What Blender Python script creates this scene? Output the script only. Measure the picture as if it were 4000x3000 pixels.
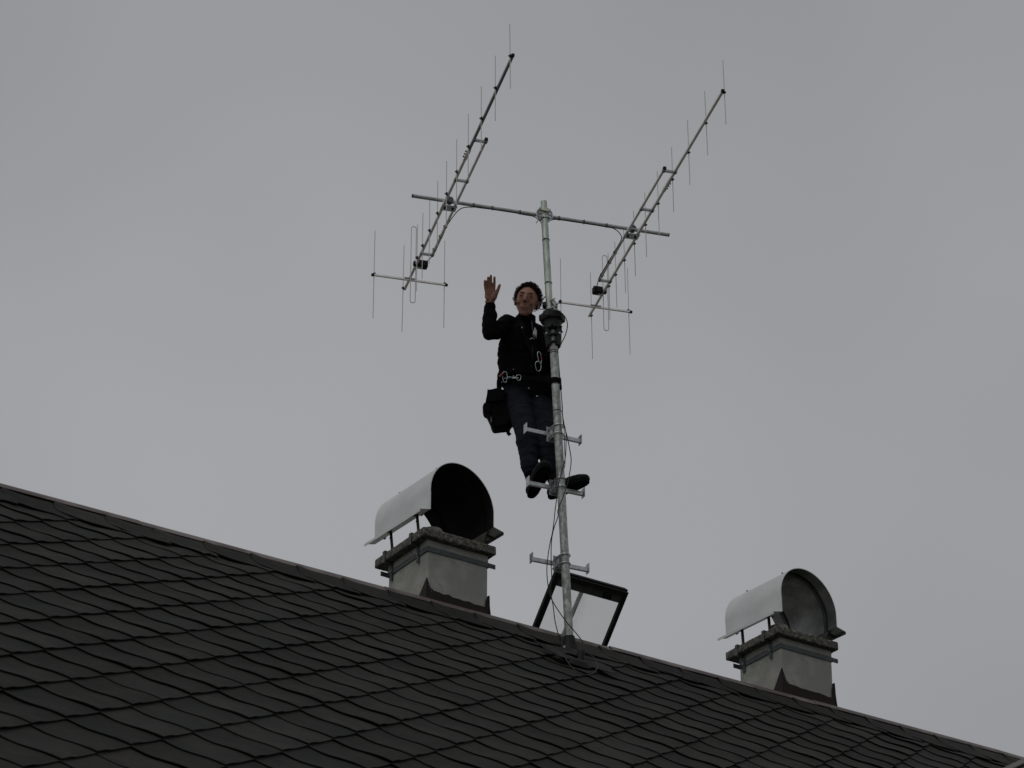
import bpy, bmesh, math, random
import numpy as np
from mathutils import Vector, Matrix, Quaternion, noise
random.seed(7)
for o in list(bpy.data.objects): bpy.data.objects.remove(o)
scene = bpy.context.scene
COL = scene.collection
R = math.radians

# ------------------------------------------------------------------ camera, sky, sun, exposure
CAM_Z = 1.6
FPX = 10130.0                       # focal length in pixels of the 4000 px wide photograph
PITCH, ROLL = R(28.93), R(-.2)
cF = Vector((0, math.cos(PITCH), math.sin(PITCH))); cR = Vector((1, 0, 0)); cU = cR.cross(cF)
_c, _s = math.cos(ROLL), math.sin(ROLL)
cR, cU = _c*cR + _s*cU, -_s*cR + _c*cU
CAM = Vector((0, 0, CAM_Z))
cam = bpy.data.cameras.new('camera'); cam_o = bpy.data.objects.new('camera', cam); COL.objects.link(cam_o)
cam.sensor_width = 36; cam.lens = 36*FPX/4000; cam.clip_start = .1; cam.clip_end = 3000
M = Matrix((cR, cU, -cF)).transposed().to_4x4(); M.translation = CAM
cam_o.matrix_world = M
scene.camera = cam_o
scene.view_settings.view_transform = 'Standard'; scene.view_settings.look = 'None'
scene.view_settings.exposure = 0; scene.view_settings.gamma = 1
SUN_EL, SUN_AZ = R(58), R(-140)     # azimuth from +Y towards +X
world = bpy.data.worlds.new('World'); scene.world = world; world.use_nodes = True
nt = world.node_tree; nt.nodes.clear()
def N(t, **k):
    n = nt.nodes.new(t)
    for a, b in k.items(): setattr(n, a, b)
    return n
def Lk(a, b): nt.links.new(a, b)
wo = N('ShaderNodeOutputWorld'); mixs = N('ShaderNodeMixShader'); bg1 = N('ShaderNodeBackground'); bg2 = N('ShaderNodeBackground')
sky = N('ShaderNodeTexSky', sky_type='NISHITA', sun_disc=False)
sky.sun_elevation = SUN_EL; sky.sun_rotation = SUN_AZ; sky.air_density = 1; sky.dust_density = 6
Lk(sky.outputs[0], bg1.inputs[0]); bg1.inputs[1].default_value = .05
tc = N('ShaderNodeTexCoord'); sp = N('ShaderNodeSeparateXYZ'); Lk(tc.outputs['Generated'], sp.inputs[0])
mr = N('ShaderNodeMapRange'); mr.inputs[1].default_value = 0; mr.inputs[2].default_value = 1; mr.inputs[3].default_value = .95; mr.inputs[4].default_value = .98
Lk(sp.outputs[2], mr.inputs[0])                                     # overcast: zenith brighter than horizon
nz = N('ShaderNodeTexNoise', noise_dimensions='4D'); nz.inputs['W'].default_value = 27.4; nz.inputs['Scale'].default_value = 2.6; nz.inputs['Detail'].default_value = 3; nz.inputs['Roughness'].default_value = .45
Lk(tc.outputs['Generated'], nz.inputs['Vector'])
mr2 = N('ShaderNodeMapRange'); mr2.inputs[1].default_value = .3; mr2.inputs[2].default_value = .7; mr2.inputs[3].default_value = .86; mr2.inputs[4].default_value = 1.14
Lk(nz.outputs[0], mr2.inputs[0])
mu = N('ShaderNodeMath', operation='MULTIPLY'); Lk(mr.outputs[0], mu.inputs[0]); Lk(mr2.outputs[0], mu.inputs[1])
cr = N('ShaderNodeMix', data_type='RGBA'); cr.inputs[6].default_value = (.342, .353, .370, 1); cr.inputs[7].default_value = (.358, .360, .370, 1)
Lk(nz.outputs[0], cr.inputs[0])
Lk(cr.outputs[2], bg2.inputs[0]); Lk(mu.outputs[0], bg2.inputs[1])
mixs.inputs[0].default_value = .94
Lk(bg1.outputs[0], mixs.inputs[1]); Lk(bg2.outputs[0], mixs.inputs[2]); Lk(mixs.outputs[0], wo.inputs[0])
sun = bpy.data.lights.new('sun', 'SUN'); sun.energy = .75; sun.angle = R(40); sun.color = (1, .97, .93)
sun_o = bpy.data.objects.new('sun', sun); COL.objects.link(sun_o)
sd = Vector((math.sin(SUN_AZ)*math.cos(SUN_EL), math.cos(SUN_AZ)*math.cos(SUN_EL), math.sin(SUN_EL)))
sun_o.rotation_euler = sd.to_track_quat('Z', 'Y').to_euler(); sun_o.location = (0, 0, 40)

# ------------------------------------------------------------------ measuring helpers
def ray(x, y): return cR*((x-2000)/FPX) + cU*((1500-y)/FPX) + cF
def at_y(x, y, Y): r = ray(x, y); return CAM + r*(Y/r.y)
def at_z(x, y, Z): r = ray(x, y); return CAM + r*((Z-CAM_Z)/r.z)
def at_d(x, y, D): return CAM + ray(x, y)*D
def on_plane(x, y, p, n): r = ray(x, y); return CAM + r*((p-CAM).dot(n)/r.dot(n))
def depth(p): return (p-CAM).dot(cF)
AR, AL, AX = R(33.8), R(38.5), R(15.5)
U_ = Vector((math.cos(AR), math.sin(AR), 0)); W_ = Vector((-math.sin(AR), math.cos(AR), 0)); Z_ = Vector((0, 0, 1))
V_ = -W_*math.cos(AL) - Z_*math.sin(AL); NR = U_.cross(V_); NR = NR if NR.z > 0 else -NR
P0 = CAM + ray(2235, 2560)*18.3 - NR*.012
VR = -.51                                                           # the ridge line on the roof plane
def roof_pt(u, v, h=0): return P0 + U_*u + V_*v + NR*h
RID = roof_pt(0, VR)
def on_roof(x, y, h=0): return on_plane(x, y, P0+NR*h, NR)
def ruv(p): d = p-P0; return d.dot(U_), d.dot(V_)
MB_BASE = CAM + ray(2222, 2500)*18.3
MY = MB_BASE.y                                                      # the mast stands in this plane

# ------------------------------------------------------------------ object helpers
ORG = {}
def empty(name, loc, label, cat, group=None):
    o = bpy.data.objects.new(name, None); COL.objects.link(o); o.location = loc; o.empty_display_size = .1
    o['label'] = label; o['category'] = cat
    if group: o['group'] = group
    ORG[o.name] = Vector(loc); return o
def tag(o, label, cat, group=None, kind=None):
    if label: o['label'] = label
    if cat: o['category'] = cat
    if group: o['group'] = group
    if kind: o['kind'] = kind
    return o
def place(name, me, parent=None, origin=None):
    o = bpy.data.objects.new(name, me); COL.objects.link(o)
    og = Vector(origin) if origin is not None else Vector((0, 0, 0))
    if parent is not None:
        o.parent = parent; o.location = og - ORG[parent.name]
    else: o.location = og
    ORG[o.name] = og; return o
class MB:
    def __init__(s): s.v = []; s.f = []
    def add(s, vs, fs):
        b = len(s.v); s.v += [Vector(p) for p in vs]; s.f += [tuple(i+b for i in f) for f in fs]; return s
    def box(s, c, x, y, z):            # centre and three half vectors
        c, x, y, z = Vector(c), Vector(x), Vector(y), Vector(z)
        if x.cross(y).dot(z) < 0: x = -x
        vs = [c+x*a+y*b+z*d for a in (-1, 1) for b in (-1, 1) for d in (-1, 1)]
        return s.add(vs, [(0, 1, 3, 2), (4, 6, 7, 5), (0, 4, 5, 1), (2, 3, 7, 6), (0, 2, 6, 4), (1, 5, 7, 3)])
    def bar(s, a, b, side, w, h):      # rectangular bar from a to b, full width w along side, height h
        a, b = Vector(a), Vector(b); d = (b-a).normalized(); side = Vector(side); sx = (side-d*side.dot(d)).normalized(); sy = d.cross(sx)
        return s.box((a+b)/2, (b-a)/2, sx*w/2, sy*h/2)
    def tube(s, pts, rad, n=10, side=None, cap=True, rnd=0):
        pts = [Vector(p) for p in pts]; m = len(pts)
        if not hasattr(rad, '__len__'): rad = [rad]*m
        rad = [(r, r) if not hasattr(r, '__len__') else r for r in rad]
        T = []
        for i in range(m):
            d = pts[min(i+1, m-1)] - pts[max(i-1, 0)]; T.append(d.normalized())
        if rnd:                        # rounded ends
            def ends(i, sg):
                out = []
                for k in range(1, rnd+1):
                    a = math.pi/2*k/rnd*.97
                    rr = rad[i]; out.append((pts[i]+T[i]*sg*math.sin(a)*min(rr), (rr[0]*math.cos(a), rr[1]*math.cos(a)), T[i]))
                return out
            e0 = ends(0, -1)[::-1]; e1 = ends(m-1, 1)
            pts = [e[0] for e in e0]+pts+[e[0] for e in e1]; rad = [e[1] for e in e0]+rad+[e[1] for e in e1]; T = [e[2] for e in e0]+T+[e[2] for e in e1]; m = len(pts)
        if side is None:
            side = Vector((0, 0, 1)) if abs(T[0].z) < .9 else Vector((1, 0, 0))
        x = Vector(side); base = len(s.v)
        for i in range(m):
            x = (x-T[i]*x.dot(T[i])).normalized(); y = T[i].cross(x)
            for k in range(n):
                a = 2*math.pi*k/n; s.v.append(pts[i]+x*rad[i][0]*math.cos(a)+y*rad[i][1]*math.sin(a))
        for i in range(m-1):
            for k in range(n):
                a = base+i*n+k; b = base+i*n+(k+1) % n; s.f.append((a, b, b+n, a+n))
        if cap: s.f.append(tuple(base+k for k in range(n))[::-1]); s.f.append(tuple(base+(m-1)*n+k for k in range(n)))
        return s
    def ring(s, c, ax, r, t, n=20, m=6, arc=2*math.pi, start=0, x=None, ry=None):
        c, ax = Vector(c), Vector(ax).normalized(); x = Vector(x) if x is not None else ax.orthogonal(); x = (x-ax*x.dot(ax)).normalized(); y = ax.cross(x)
        ry = ry or r
        pts = [c+x*r*math.cos(start+arc*i/n)+y*ry*math.sin(start+arc*i/n) for i in range(n+(0 if arc > 6.28 else 1))]
        if arc > 6.28:
            base = len(s.v); L = len(pts)
            for i in range(L):
                d = (pts[(i+1) % L]-pts[i-1]).normalized(); o = (pts[i]-c).normalized(); o = (o-d*o.dot(d)).normalized(); q = d.cross(o)
                for k in range(m): a = 2*math.pi*k/m; s.v.append(pts[i]+o*t*math.cos(a)+q*t*math.sin(a))
            for i in range(L):
                for k in range(m):
                    s.f.append((base+i*m+k, base+i*m+(k+1) % m, base+((i+1) % L)*m+(k+1) % m, base+((i+1) % L)*m+k))
            return s
        return s.tube(pts, t, m)
    def lathe(s, o, ax, prof, n=24, cap=True):   # prof = [(height, radius)]
        o, ax = Vector(o), Vector(ax).normalized(); x = ax.orthogonal().normalized(); y = ax.cross(x); base = len(s.v)
        for h, r in prof:
            for k in range(n): a = 2*math.pi*k/n; s.v.append(o+ax*h+x*r*math.cos(a)+y*r*math.sin(a))
        for i in range(len(prof)-1):
            for k in range(n): a = base+i*n+k; b = base+i*n+(k+1) % n; s.f.append((a, b, b+n, a+n))
        if cap: s.f.append(tuple(base+k for k in range(n))[::-1]); s.f.append(tuple(base+(len(prof)-1)*n+k for k in range(n)))
        return s
    def ell(s, c, r, rot=None, seg=12):
        c = Vector(c); base = len(s.v); rows = seg//2+1
        for i in range(rows+1):
            th = math.pi*i/rows
            for k in range(seg):
                p = Vector((r[0]*math.sin(th)*math.cos(2*math.pi*k/seg), r[1]*math.sin(th)*math.sin(2*math.pi*k/seg), r[2]*math.cos(th)))
                s.v.append(c+(rot @ p if rot is not None else p))
        for i in range(rows):
            for k in range(seg): a = base+i*seg+k; b = base+i*seg+(k+1) % seg; s.f.append((a, a+seg, b+seg, b))
        return s
    def prism(s, poly, h):             # poly = 3D points, extruded by vector h
        n = len(poly); h = Vector(h); poly = [Vector(p) for p in poly]
        vs = poly+[p+h for p in poly]
        return s.add(vs, [tuple(range(n))[::-1], tuple(range(n, 2*n))]+[(i, (i+1) % n, (i+1) % n+n, i+n) for i in range(n)])
    def strip(s, pts, side, w, t):     # flat strap; side = list of width directions; thickness across
        pts = [Vector(p) for p in pts]; base = len(s.v); m = len(pts)
        for i, p in enumerate(pts):
            d = (pts[min(i+1, m-1)]-pts[max(i-1, 0)]).normalized(); sv = Vector(side[i] if isinstance(side, list) else side); sv = (sv-d*sv.dot(d)).normalized(); nn = d.cross(sv)
            for a, b in ((-1, -1), (1, -1), (1, 1), (-1, 1)): s.v.append(p+sv*a*w/2+nn*b*t/2)
        for i in range(m-1):
            for k in range(4): a = base+i*4+k; b = base+i*4+(k+1) % 4; s.f.append((a, b, b+4, a+4))
        s.f.append((base+3, base+2, base+1, base)); e = base+(m-1)*4; s.f.append((e, e+1, e+2, e+3)); return s
    def mesh(s, name, origin=(0, 0, 0)):
        me = bpy.data.meshes.new(name); og = Vector(origin)
        me.from_pydata([tuple(p-og) for p in s.v], [], s.f)
        bm = bmesh.new(); bm.from_mesh(me); bmesh.ops.recalc_face_normals(bm, faces=bm.faces); bm.to_mesh(me); bm.free()
        return me
    def build(s, name, mat, parent=None, origin=None, smooth=True, bevel=0, ang=40):
        og = origin if origin is not None else (ORG[parent.name] if parent is not None else (0, 0, 0))
        me = s.mesh(name, og); me.materials.append(mat)
        o = place(name, me, parent, og); finish(o, smooth, bevel, ang); return o
def finish(o, smooth=True, bevel=0, ang=40):
    me = o.data
    if bevel:
        b = o.modifiers.new('b', 'BEVEL'); b.width = bevel; b.segments = 2; b.limit_method = 'ANGLE'; b.angle_limit = R(35)
    if smooth:
        me.shade_smooth()
        if ang: me.set_sharp_from_angle(angle=R(ang))
def remesh(mb, voxel, smooth_it=3, disp=None):
    me = bpy.data.meshes.new('tmp'); me.from_pydata([tuple(p) for p in mb.v], [], mb.f)
    bm = bmesh.new(); bm.from_mesh(me); bmesh.ops.recalc_face_normals(bm, faces=bm.faces); bm.to_mesh(me); bm.free()
    o = bpy.data.objects.new('tmp', me); COL.objects.link(o)
    m = o.modifiers.new('r', 'REMESH'); m.mode = 'VOXEL'; m.voxel_size = voxel
    if smooth_it: s = o.modifiers.new('s', 'SMOOTH'); s.factor = .5; s.iterations = smooth_it
    dg = bpy.context.evaluated_depsgraph_get(); dg.update()
    out = bpy.data.meshes.new_from_object(o.evaluated_get(dg)); bpy.data.objects.remove(o); bpy.data.meshes.remove(me)
    if disp:
        nn = [v.normal.copy() for v in out.vertices]
        for v, n_ in zip(out.vertices, nn): v.co += n_*disp(v.co, n_)
    out.shade_smooth(); return out
def mesh_obj(name, me, mat, parent, origin=None):
    og = Vector(origin) if origin is not None else ORG[parent.name]
    me.transform(Matrix.Translation(-og)); me.materials.clear(); me.materials.append(mat)
    return place(name, me, parent, og)
def spline(pts, k=6):
    pts = [Vector(p) for p in pts]; out = []
    for i in range(len(pts)-1):
        a, b, c, d = pts[max(i-1, 0)], pts[i], pts[i+1], pts[min(i+2, len(pts)-1)]
        for j in range(k):
            t = j/k; out.append(.5*((2*b)+(c-a)*t+(2*a-5*b+4*c-d)*t*t+(3*b-a-3*c+d)*t**3))
    out.append(pts[-1]); return out

# ------------------------------------------------------------------ materials
def mat(name, base, rough=.6, metal=0, c2=None, scale=8, detail=4, bump=0, bscale=60, spec=.5, c3=None, s3=3, lo=.4, hi=.6, rand=0, lo3=.5, hi3=.62, stretch=None):
    m = bpy.data.materials.new(name); m.use_nodes = True; t = m.node_tree; b = t.nodes['Principled BSDF']
    b.inputs['Roughness'].default_value = rough; b.inputs['Metallic'].default_value = metal; b.inputs['Specular IOR Level'].default_value = spec
    b.inputs['Base Color'].default_value = (*base, 1)
    tcn = t.nodes.new('ShaderNodeTexCoord'); vec = tcn.outputs['Object']
    if stretch:
        mp = t.nodes.new('ShaderNodeMapping'); mp.inputs['Scale'].default_value = stretch; t.links.new(vec, mp.inputs[0]); vec = mp.outputs[0]
    if rand:
        oi = t.nodes.new('ShaderNodeObjectInfo'); ad = t.nodes.new('ShaderNodeVectorMath'); ad.operation = 'ADD'
        sc_ = t.nodes.new('ShaderNodeMath'); sc_.operation = 'MULTIPLY'; sc_.inputs[1].default_value = 37.0
        t.links.new(oi.outputs['Random'], sc_.inputs[0]); t.links.new(vec, ad.inputs[0]); t.links.new(sc_.outputs[0], ad.inputs[1]); vec = ad.outputs[0]
    col = None
    def ramp(sc, l, h, det=detail):
        n_ = t.nodes.new('ShaderNodeTexNoise'); n_.inputs['Scale'].default_value = sc; n_.inputs['Detail'].default_value = det; n_.inputs['Roughness'].default_value = .6
        t.links.new(vec, n_.inputs['Vector']); r_ = t.nodes.new('ShaderNodeMapRange'); r_.inputs[1].default_value = l; r_.inputs[2].default_value = h
        t.links.new(n_.outputs[0], r_.inputs[0]); return r_.outputs[0]
    def mix(fac, a, c):
        x = t.nodes.new('ShaderNodeMix'); x.data_type = 'RGBA'; t.links.new(fac, x.inputs[0])
        if isinstance(a, tuple): x.inputs[6].default_value = (*a, 1)
        else: t.links.new(a, x.inputs[6])
        if isinstance(c, tuple): x.inputs[7].default_value = (*c, 1)
        else: t.links.new(c, x.inputs[7])
        return x.outputs[2]
    if c2: col = mix(ramp(scale, lo, hi), tuple(base), tuple(c2))
    if c3: col = mix(ramp(s3, lo3, hi3, 6), col if col is not None else tuple(base), tuple(c3))
    if rand:
        hs = t.nodes.new('ShaderNodeHueSaturation'); r_ = t.nodes.new('ShaderNodeMapRange'); r_.inputs[3].default_value = 1-rand; r_.inputs[4].default_value = 1+rand
        t.links.new(oi.outputs['Random'], r_.inputs[0]); t.links.new(r_.outputs[0], hs.inputs['Value'])
        if col is not None: t.links.new(col, hs.inputs['Color'])
        else: hs.inputs['Color'].default_value = (*base, 1)
        col = hs.outputs[0]
    if col is not None: t.links.new(col, b.inputs['Base Color'])
    if bump:
        n_ = t.nodes.new('ShaderNodeTexNoise'); n_.inputs['Scale'].default_value = bscale; n_.inputs['Detail'].default_value = 4; t.links.new(vec, n_.inputs['Vector'])
        bp = t.nodes.new('ShaderNodeBump'); bp.inputs['Strength'].default_value = bump; bp.inputs['Distance'].default_value = .01
        t.links.new(n_.outputs[0], bp.inputs['Height']); t.links.new(bp.outputs[0], b.inputs['Normal'])
    return m
TILE = mat('dark_fibre_cement', (.0195, .0193, .0174), .82, c2=(.0280, .0270, .0238), scale=9, bump=.15, bscale=60, spec=.12, c3=(.0165, .0182, .0174), s3=4, rand=.27, lo=.35, hi=.65, lo3=.45, hi3=.65)
RIDGEM = mat('ridge_sheet', (.09, .070, .067), .55, .2, c2=(.17, .145, .138), scale=2.2, bump=.05, lo=.45, hi=.6)
BROWN = mat('brown_flashing', (.014, .0095, .008), .65, spec=.2, c2=(.022, .015, .0125), scale=5, bump=.1, bscale=30)
PLAST = mat('chimney_plaster', (.255, .262, .238), .95, c2=(.34, .345, .31), scale=4, bump=.3, bscale=90, spec=.12, c3=(.125, .125, .108), s3=4.5, lo3=.52, hi3=.74)
CONC = mat('weathered_concrete', (.06, .058, .05), .95, c2=(.19, .185, .165), scale=42, detail=10, bump=.8, bscale=90, spec=.1, c3=(.045, .044, .036), s3=12, lo=.42, hi=.66, lo3=.55, hi3=.7)
GALV = mat('galvanised_steel', (.43, .46, .43), .5, .5, c2=(.24, .265, .25), scale=52, detail=8, bump=.06, c3=(.19, .20, .18), s3=18, lo=.42, hi=.58, lo3=.5, hi3=.64, stretch=(1, 1, .55))
GALV2 = mat('bright_galvanised_tube', (.50, .55, .48), .42, .6, c2=(.36, .41, .37), scale=24, c3=(.28, .31, .27), s3=14, lo3=.52, hi3=.66, bump=.03, stretch=(1, 1, .4))
ZINC = mat('zinc_plated', (.52, .55, .55), .36, .75, c2=(.38, .41, .415), scale=40)
ALU = mat('dull_aluminium', (.86, .84, .81), .5, .1, c2=(.74, .72, .70), scale=14, bump=.03)
ALUT = mat('aluminium_tube', (.42, .44, .44), .42, .5, c2=(.34, .36, .36), scale=16)
ROD = mat('element_rod', (.48, .465, .45), .5, .3)
ALUD = mat('dark_anodised_aluminium', (.20, .205, .205), .45, .4, c2=(.26, .26, .255), scale=14)
SHEET = mat('cowl_sheet', (.60, .62, .61), .42, .5, c2=(.53, .55, .54), scale=3, bump=.03, bscale=8)
SHEETIN = mat('cowl_inside', (.24, .25, .24), .36, .8, c2=(.15, .155, .15), scale=5, c3=(.07, .07, .068), s3=3, lo3=.5, hi3=.7)  # inner face of the sheet, darkened in colour for the shade under the vault
SOOT = mat('sooty_inside', (.008, .0075, .007), .9, c2=(.014, .013, .012), scale=6, spec=.1, c3=(.05, .05, .045), s3=4, lo3=.66, hi3=.8)
STRAPM = mat('grey_strap', (.085, .10, .105), .55, .5, c2=(.06, .068, .07), scale=12)
RUST = mat('rusty_leg', (.035, .026, .022), .8, .2, c2=(.06, .04, .03), scale=30)
BLACK = mat('black_plastic', (.0065, .007, .007), .65, c2=(.010, .0105, .0105), scale=30, spec=.2)
CAST = mat('dark_cast_housing', (.0065, .0072, .0078), .55, .1, spec=.3, c2=(.011, .0118, .0125), scale=20, bump=.05, bscale=80)
CABLE = mat('black_cable', (.010, .010, .010), .55, spec=.3)
LEAD = mat('lead_grey_flashing', (.013, .0135, .013), .7, .1, spec=.2, c2=(.024, .0245, .024), scale=40, bump=.3, bscale=120)
WHITE = mat('label_white', (.6, .62, .62), .6, c2=(.5, .52, .52), scale=20)
JACK = mat('black_softshell', (.0024, .0024, .0027), .9, spec=.06, c2=(.0038, .0035, .0037), scale=20, bump=.2, bscale=160)
JEAN = mat('dark_blue_denim', (.0085, .0103, .0145), .9, spec=.08, c2=(.0118, .0142, .0190), scale=22, bump=.3, bscale=240, c3=(.0062, .0074, .0100), s3=7)
SKIN = mat('skin', (.275, .150, .108), .62, c2=(.255, .132, .095), scale=18, spec=.18, bump=.04, bscale=200)
LIPS = mat('lips', (.20, .06, .05), .5)
EYEW = mat('shaded_eye_white', (.16, .13, .11), .5); EYEB = mat('iris_dark', (.012, .009, .007), .2)  # whites darkened: the shadow of the lids is put into their colour
HAIR = mat('dark_brown_hair', (.013, .0095, .007), .75, c2=(.024, .017, .012), scale=60, spec=.12)
BOOTM = mat('black_boot', (.0035, .0034, .0034), .8, c2=(.006, .0058, .0056), scale=30, spec=.2, bump=.15)
SOLE = mat('boot_sole', (.006, .0055, .0055), .9, spec=.08)
WEB = mat('black_webbing', (.003, .003, .0033), .85, spec=.07, bump=.3, bscale=300)
STEEL = mat('polished_steel', (.36, .39, .39), .35, .85)
REDM = mat('red_sleeve', (.15, .022, .012), .5); BLUEM = mat('blue_sleeve', (.02, .06, .12), .5)
SHIRT = mat('pale_grey_shirt', (.42, .43, .41), .9, bump=.2, bscale=200)
FRAMEM = mat('dark_window_frame', (.007, .0065, .006), .65, spec=.2, c2=(.013, .0115, .010), scale=16, bump=.1)
FRAMEG = mat('grey_inner_frame', (.05, .052, .050), .6, c2=(.03, .03, .028), scale=18)
WALLM = mat('pale_render', (.42, .40, .35), .95, c2=(.36, .34, .30), scale=2, bump=.3)
GROUND = mat('pale_gravel', (.22, .215, .20), .95, c2=(.27, .26, .24), scale=.4, c3=(.16, .16, .135), s3=.1, bump=.4, bscale=3)
WOODM = mat('soffit_wood', (.10, .07, .045), .8, c2=(.07, .05, .03), scale=6)
PANE = bpy.data.materials.new('ribbed_translucent_pane'); PANE.use_nodes = True
t = PANE.node_tree; t.nodes.clear(); o_ = t.nodes.new('ShaderNodeOutputMaterial'); m1 = t.nodes.new('ShaderNodeMixShader'); m2 = t.nodes.new('ShaderNodeMixShader')
tl = t.nodes.new('ShaderNodeBsdfTranslucent'); tl.inputs[0].default_value = (.80, .80, .77, 1); rf = t.nodes.new('ShaderNodeBsdfRefraction'); rf.inputs['IOR'].default_value = 1.02; rf.inputs['Roughness'].default_value = .12; rf.inputs['Color'].default_value = (.9, .91, .9, 1)
gl = t.nodes.new('ShaderNodeBsdfGlossy'); gl.inputs[1].default_value = .2
tcn = t.nodes.new('ShaderNodeTexCoord'); ns_ = t.nodes.new('ShaderNodeTexNoise'); ns_.inputs['Scale'].default_value = 7; ns_.inputs['Detail'].default_value = 6; t.links.new(tcn.outputs['Object'], ns_.inputs['Vector'])
mr_ = t.nodes.new('ShaderNodeMapRange'); mr_.inputs[1].default_value = .35; mr_.inputs[2].default_value = .7; mr_.inputs[3].default_value = .18; mr_.inputs[4].default_value = .34; t.links.new(ns_.outputs[0], mr_.inputs[0])
t.links.new(mr_.outputs[0], m1.inputs[0]); t.links.new(rf.outputs[0], m1.inputs[1]); t.links.new(tl.outputs[0], m1.inputs[2])
m2.inputs[0].default_value = .05; t.links.new(m1.outputs[0], m2.inputs[1]); t.links.new(gl.outputs[0], m2.inputs[2]); t.links.new(m2.outputs[0], o_.inputs[0])

# ------------------------------------------------------------------ ground and house
g = MB().add([(-400, -400, 0), (400, -400, 0), (400, 600, 0), (-400, 600, 0)], [(0, 1, 2, 3)]).build('ground', GROUND, smooth=False)
g['kind'] = 'structure'
RZ = RID.z
U0, U1 = -9.0, 12.0
VE = VR + 7.0                                     # eaves
house = empty('house', RID.xyz*1, 'house with a steep dark roof of wavy diamond tiles', 'house')
def hp(u, v, h=0): return roof_pt(u, v, h)
def back(u, d, h=0):                               # the far slope
    p = RID + U_*u + (W_*math.cos(AL) - Z_*math.sin(AL))*d; return p + (W_*math.sin(AL)+Z_*math.cos(AL))*h
sheet = MB().prism([hp(U0, VR+.02, -.03), hp(U1, VR+.02, -.03), hp(U1, VE, -.03), hp(U0, VE, -.03)], -NR*.05)
roof_front = sheet.build('roof_slope', mat('roof_underlay', (.014, .013, .012), .95, c2=(.018, .017, .016)), house, smooth=False)
MB().prism([back(U0, .02, -.012), back(U1, .02, -.012), back(U1, 7, -.012), back(U0, 7, -.012)], -(W_*math.sin(AL)+Z_*math.cos(AL))*.07).build('rear_roof_slope', TILE, house, smooth=False)
he = hp(0, VE)
wz = he.z-.05
def hw(u, w, z): p = RID+U_*u+W_*w; return Vector((p.x, p.y, z))
WD = 7*math.cos(AL)-.45
MB().box(hw((U0+U1)/2, 0, wz/2), U_*((U1-U0)/2-.3), W_*WD, Z_*(wz/2)).build('wall', WALLM, house, smooth=False)
for uu in (U0+.35, U1-.35):
    MB().prism([hw(uu, -WD, wz), hw(uu, WD, wz), hw(uu, 0, RZ-.12)], U_*.1*(-1 if uu > 0 else 1)).build('gable', WALLM, house, smooth=False)
MB().box(hp((U0+U1)/2, VE+.06, -.08), U_*((U1-U0)/2), W_*.06, Z_*.05).build('gutter', GALV, house, smooth=False)

# ---- the tiles: square diamonds on the fitted lattice
A2 = (.243708, -.230349); B2 = (.248395, .222811); O2 = (-4.574605, 2.397786)
def node(i, j): return O2[0]+A2[0]*i+B2[0]*j, O2[1]+A2[1]*i+B2[1]*j
NGR = 8
def tile_mesh(seed, split=0):
    rr = random.Random(seed); G = NGR
    d = .0192+rr.uniform(-.002, .0028); A = .0068+rr.uniform(-.0014, .0014); bl = .0025+rr.uniform(-.0015, .003); th = .0052; ph = rr.uniform(-.035, .035)
    tw = rr.uniform(-.0025, .0025); kk = rr.uniform(-.0025, .0025)
    def P(s, t):
        # s along a (0 = lower left edge), t along b (1 = lower right edge)
        x = A2[0]*s+B2[0]*t; y = A2[1]*s+B2[1]*t
        h = d*(t+1-s)*.5 - A*(.72*math.sin(2*math.pi*(t+ph))+.62*math.sin(math.pi*max(0, min(1, t))))*(1-.1*s)*(1 if 0 <= t <= 1 else .3)
        h += bl*math.exp(-(max(s, 0)/.22)**2)*max(t, 0)**5
        h += .0045*math.exp(-((s-.24)/.13)**2)*max(0, t)**6 - .003*math.exp(-((s-.03)/.08)**2)*max(0, t)**8
        h += -.003*math.sin(math.pi*max(0, min(1, s)))*1.2 + tw*(s-.5) + kk*math.sin(math.pi*t)*(1-s)
        return Vector((x, y, h))
    ss = [i/G*1.04 for i in range(G+1)]; ts = [-.035+i/G*1.035 for i in range(G+1)]
    top = [P(s, t_) for s in ss for t_ in ts]; m = len(top)
    vs = top+[p-Vector((0, 0, th)) for p in top]; n = G+1; fs = []
    for i in range(G):
        for j in range(G):
            a = i*n+j; fs.append((a, a+1, a+n+1, a+n)); fs.append((a+m, a+n+m, a+n+1+m, a+1+m))
    for i in range(G):
        a, b = i*n, (i+1)*n; fs.append((a, b, b+m, a+m)); a, b = i*n+G, (i+1)*n+G; fs.append((a, a+m, b+m, b))
        a, b = i, i+1; fs.append((a, a+m, b+m, b)); a, b = G*n+i, G*n+i+1; fs.append((a, b, b+m, a+m))
    return vs, fs
MODELS = []
for k in range(9):
    vs, fs = tile_mesh(k); me = bpy.data.meshes.new('roof_tile'); me.from_pydata([tuple(v) for v in vs], [], fs); me.materials.append(TILE)
    bm = bmesh.new(); bm.from_mesh(me); bmesh.ops.recalc_face_normals(bm, faces=bm.faces); bm.to_mesh(me); bm.free()
    me.shade_smooth(); me.set_sharp_from_angle(angle=R(50)); MODELS.append((vs, fs, me))
ROT = Matrix((U_, V_, NR)).transposed()            # tile x = u, y = v, z = normal
def pix(p):
    d = p-CAM; z = d.dot(cF)
    if z < .1: return (-1e6, -1e6, z)
    return 2000+FPX*d.dot(cR)/z, 1500-FPX*d.dot(cU)/z, z
mast_uv = ruv(on_roof(2232, 2575))
valley = lambda u: VR + (4.86-u)*.62/.73          # v of the valley line at u
inview, rest = [], []
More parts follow.
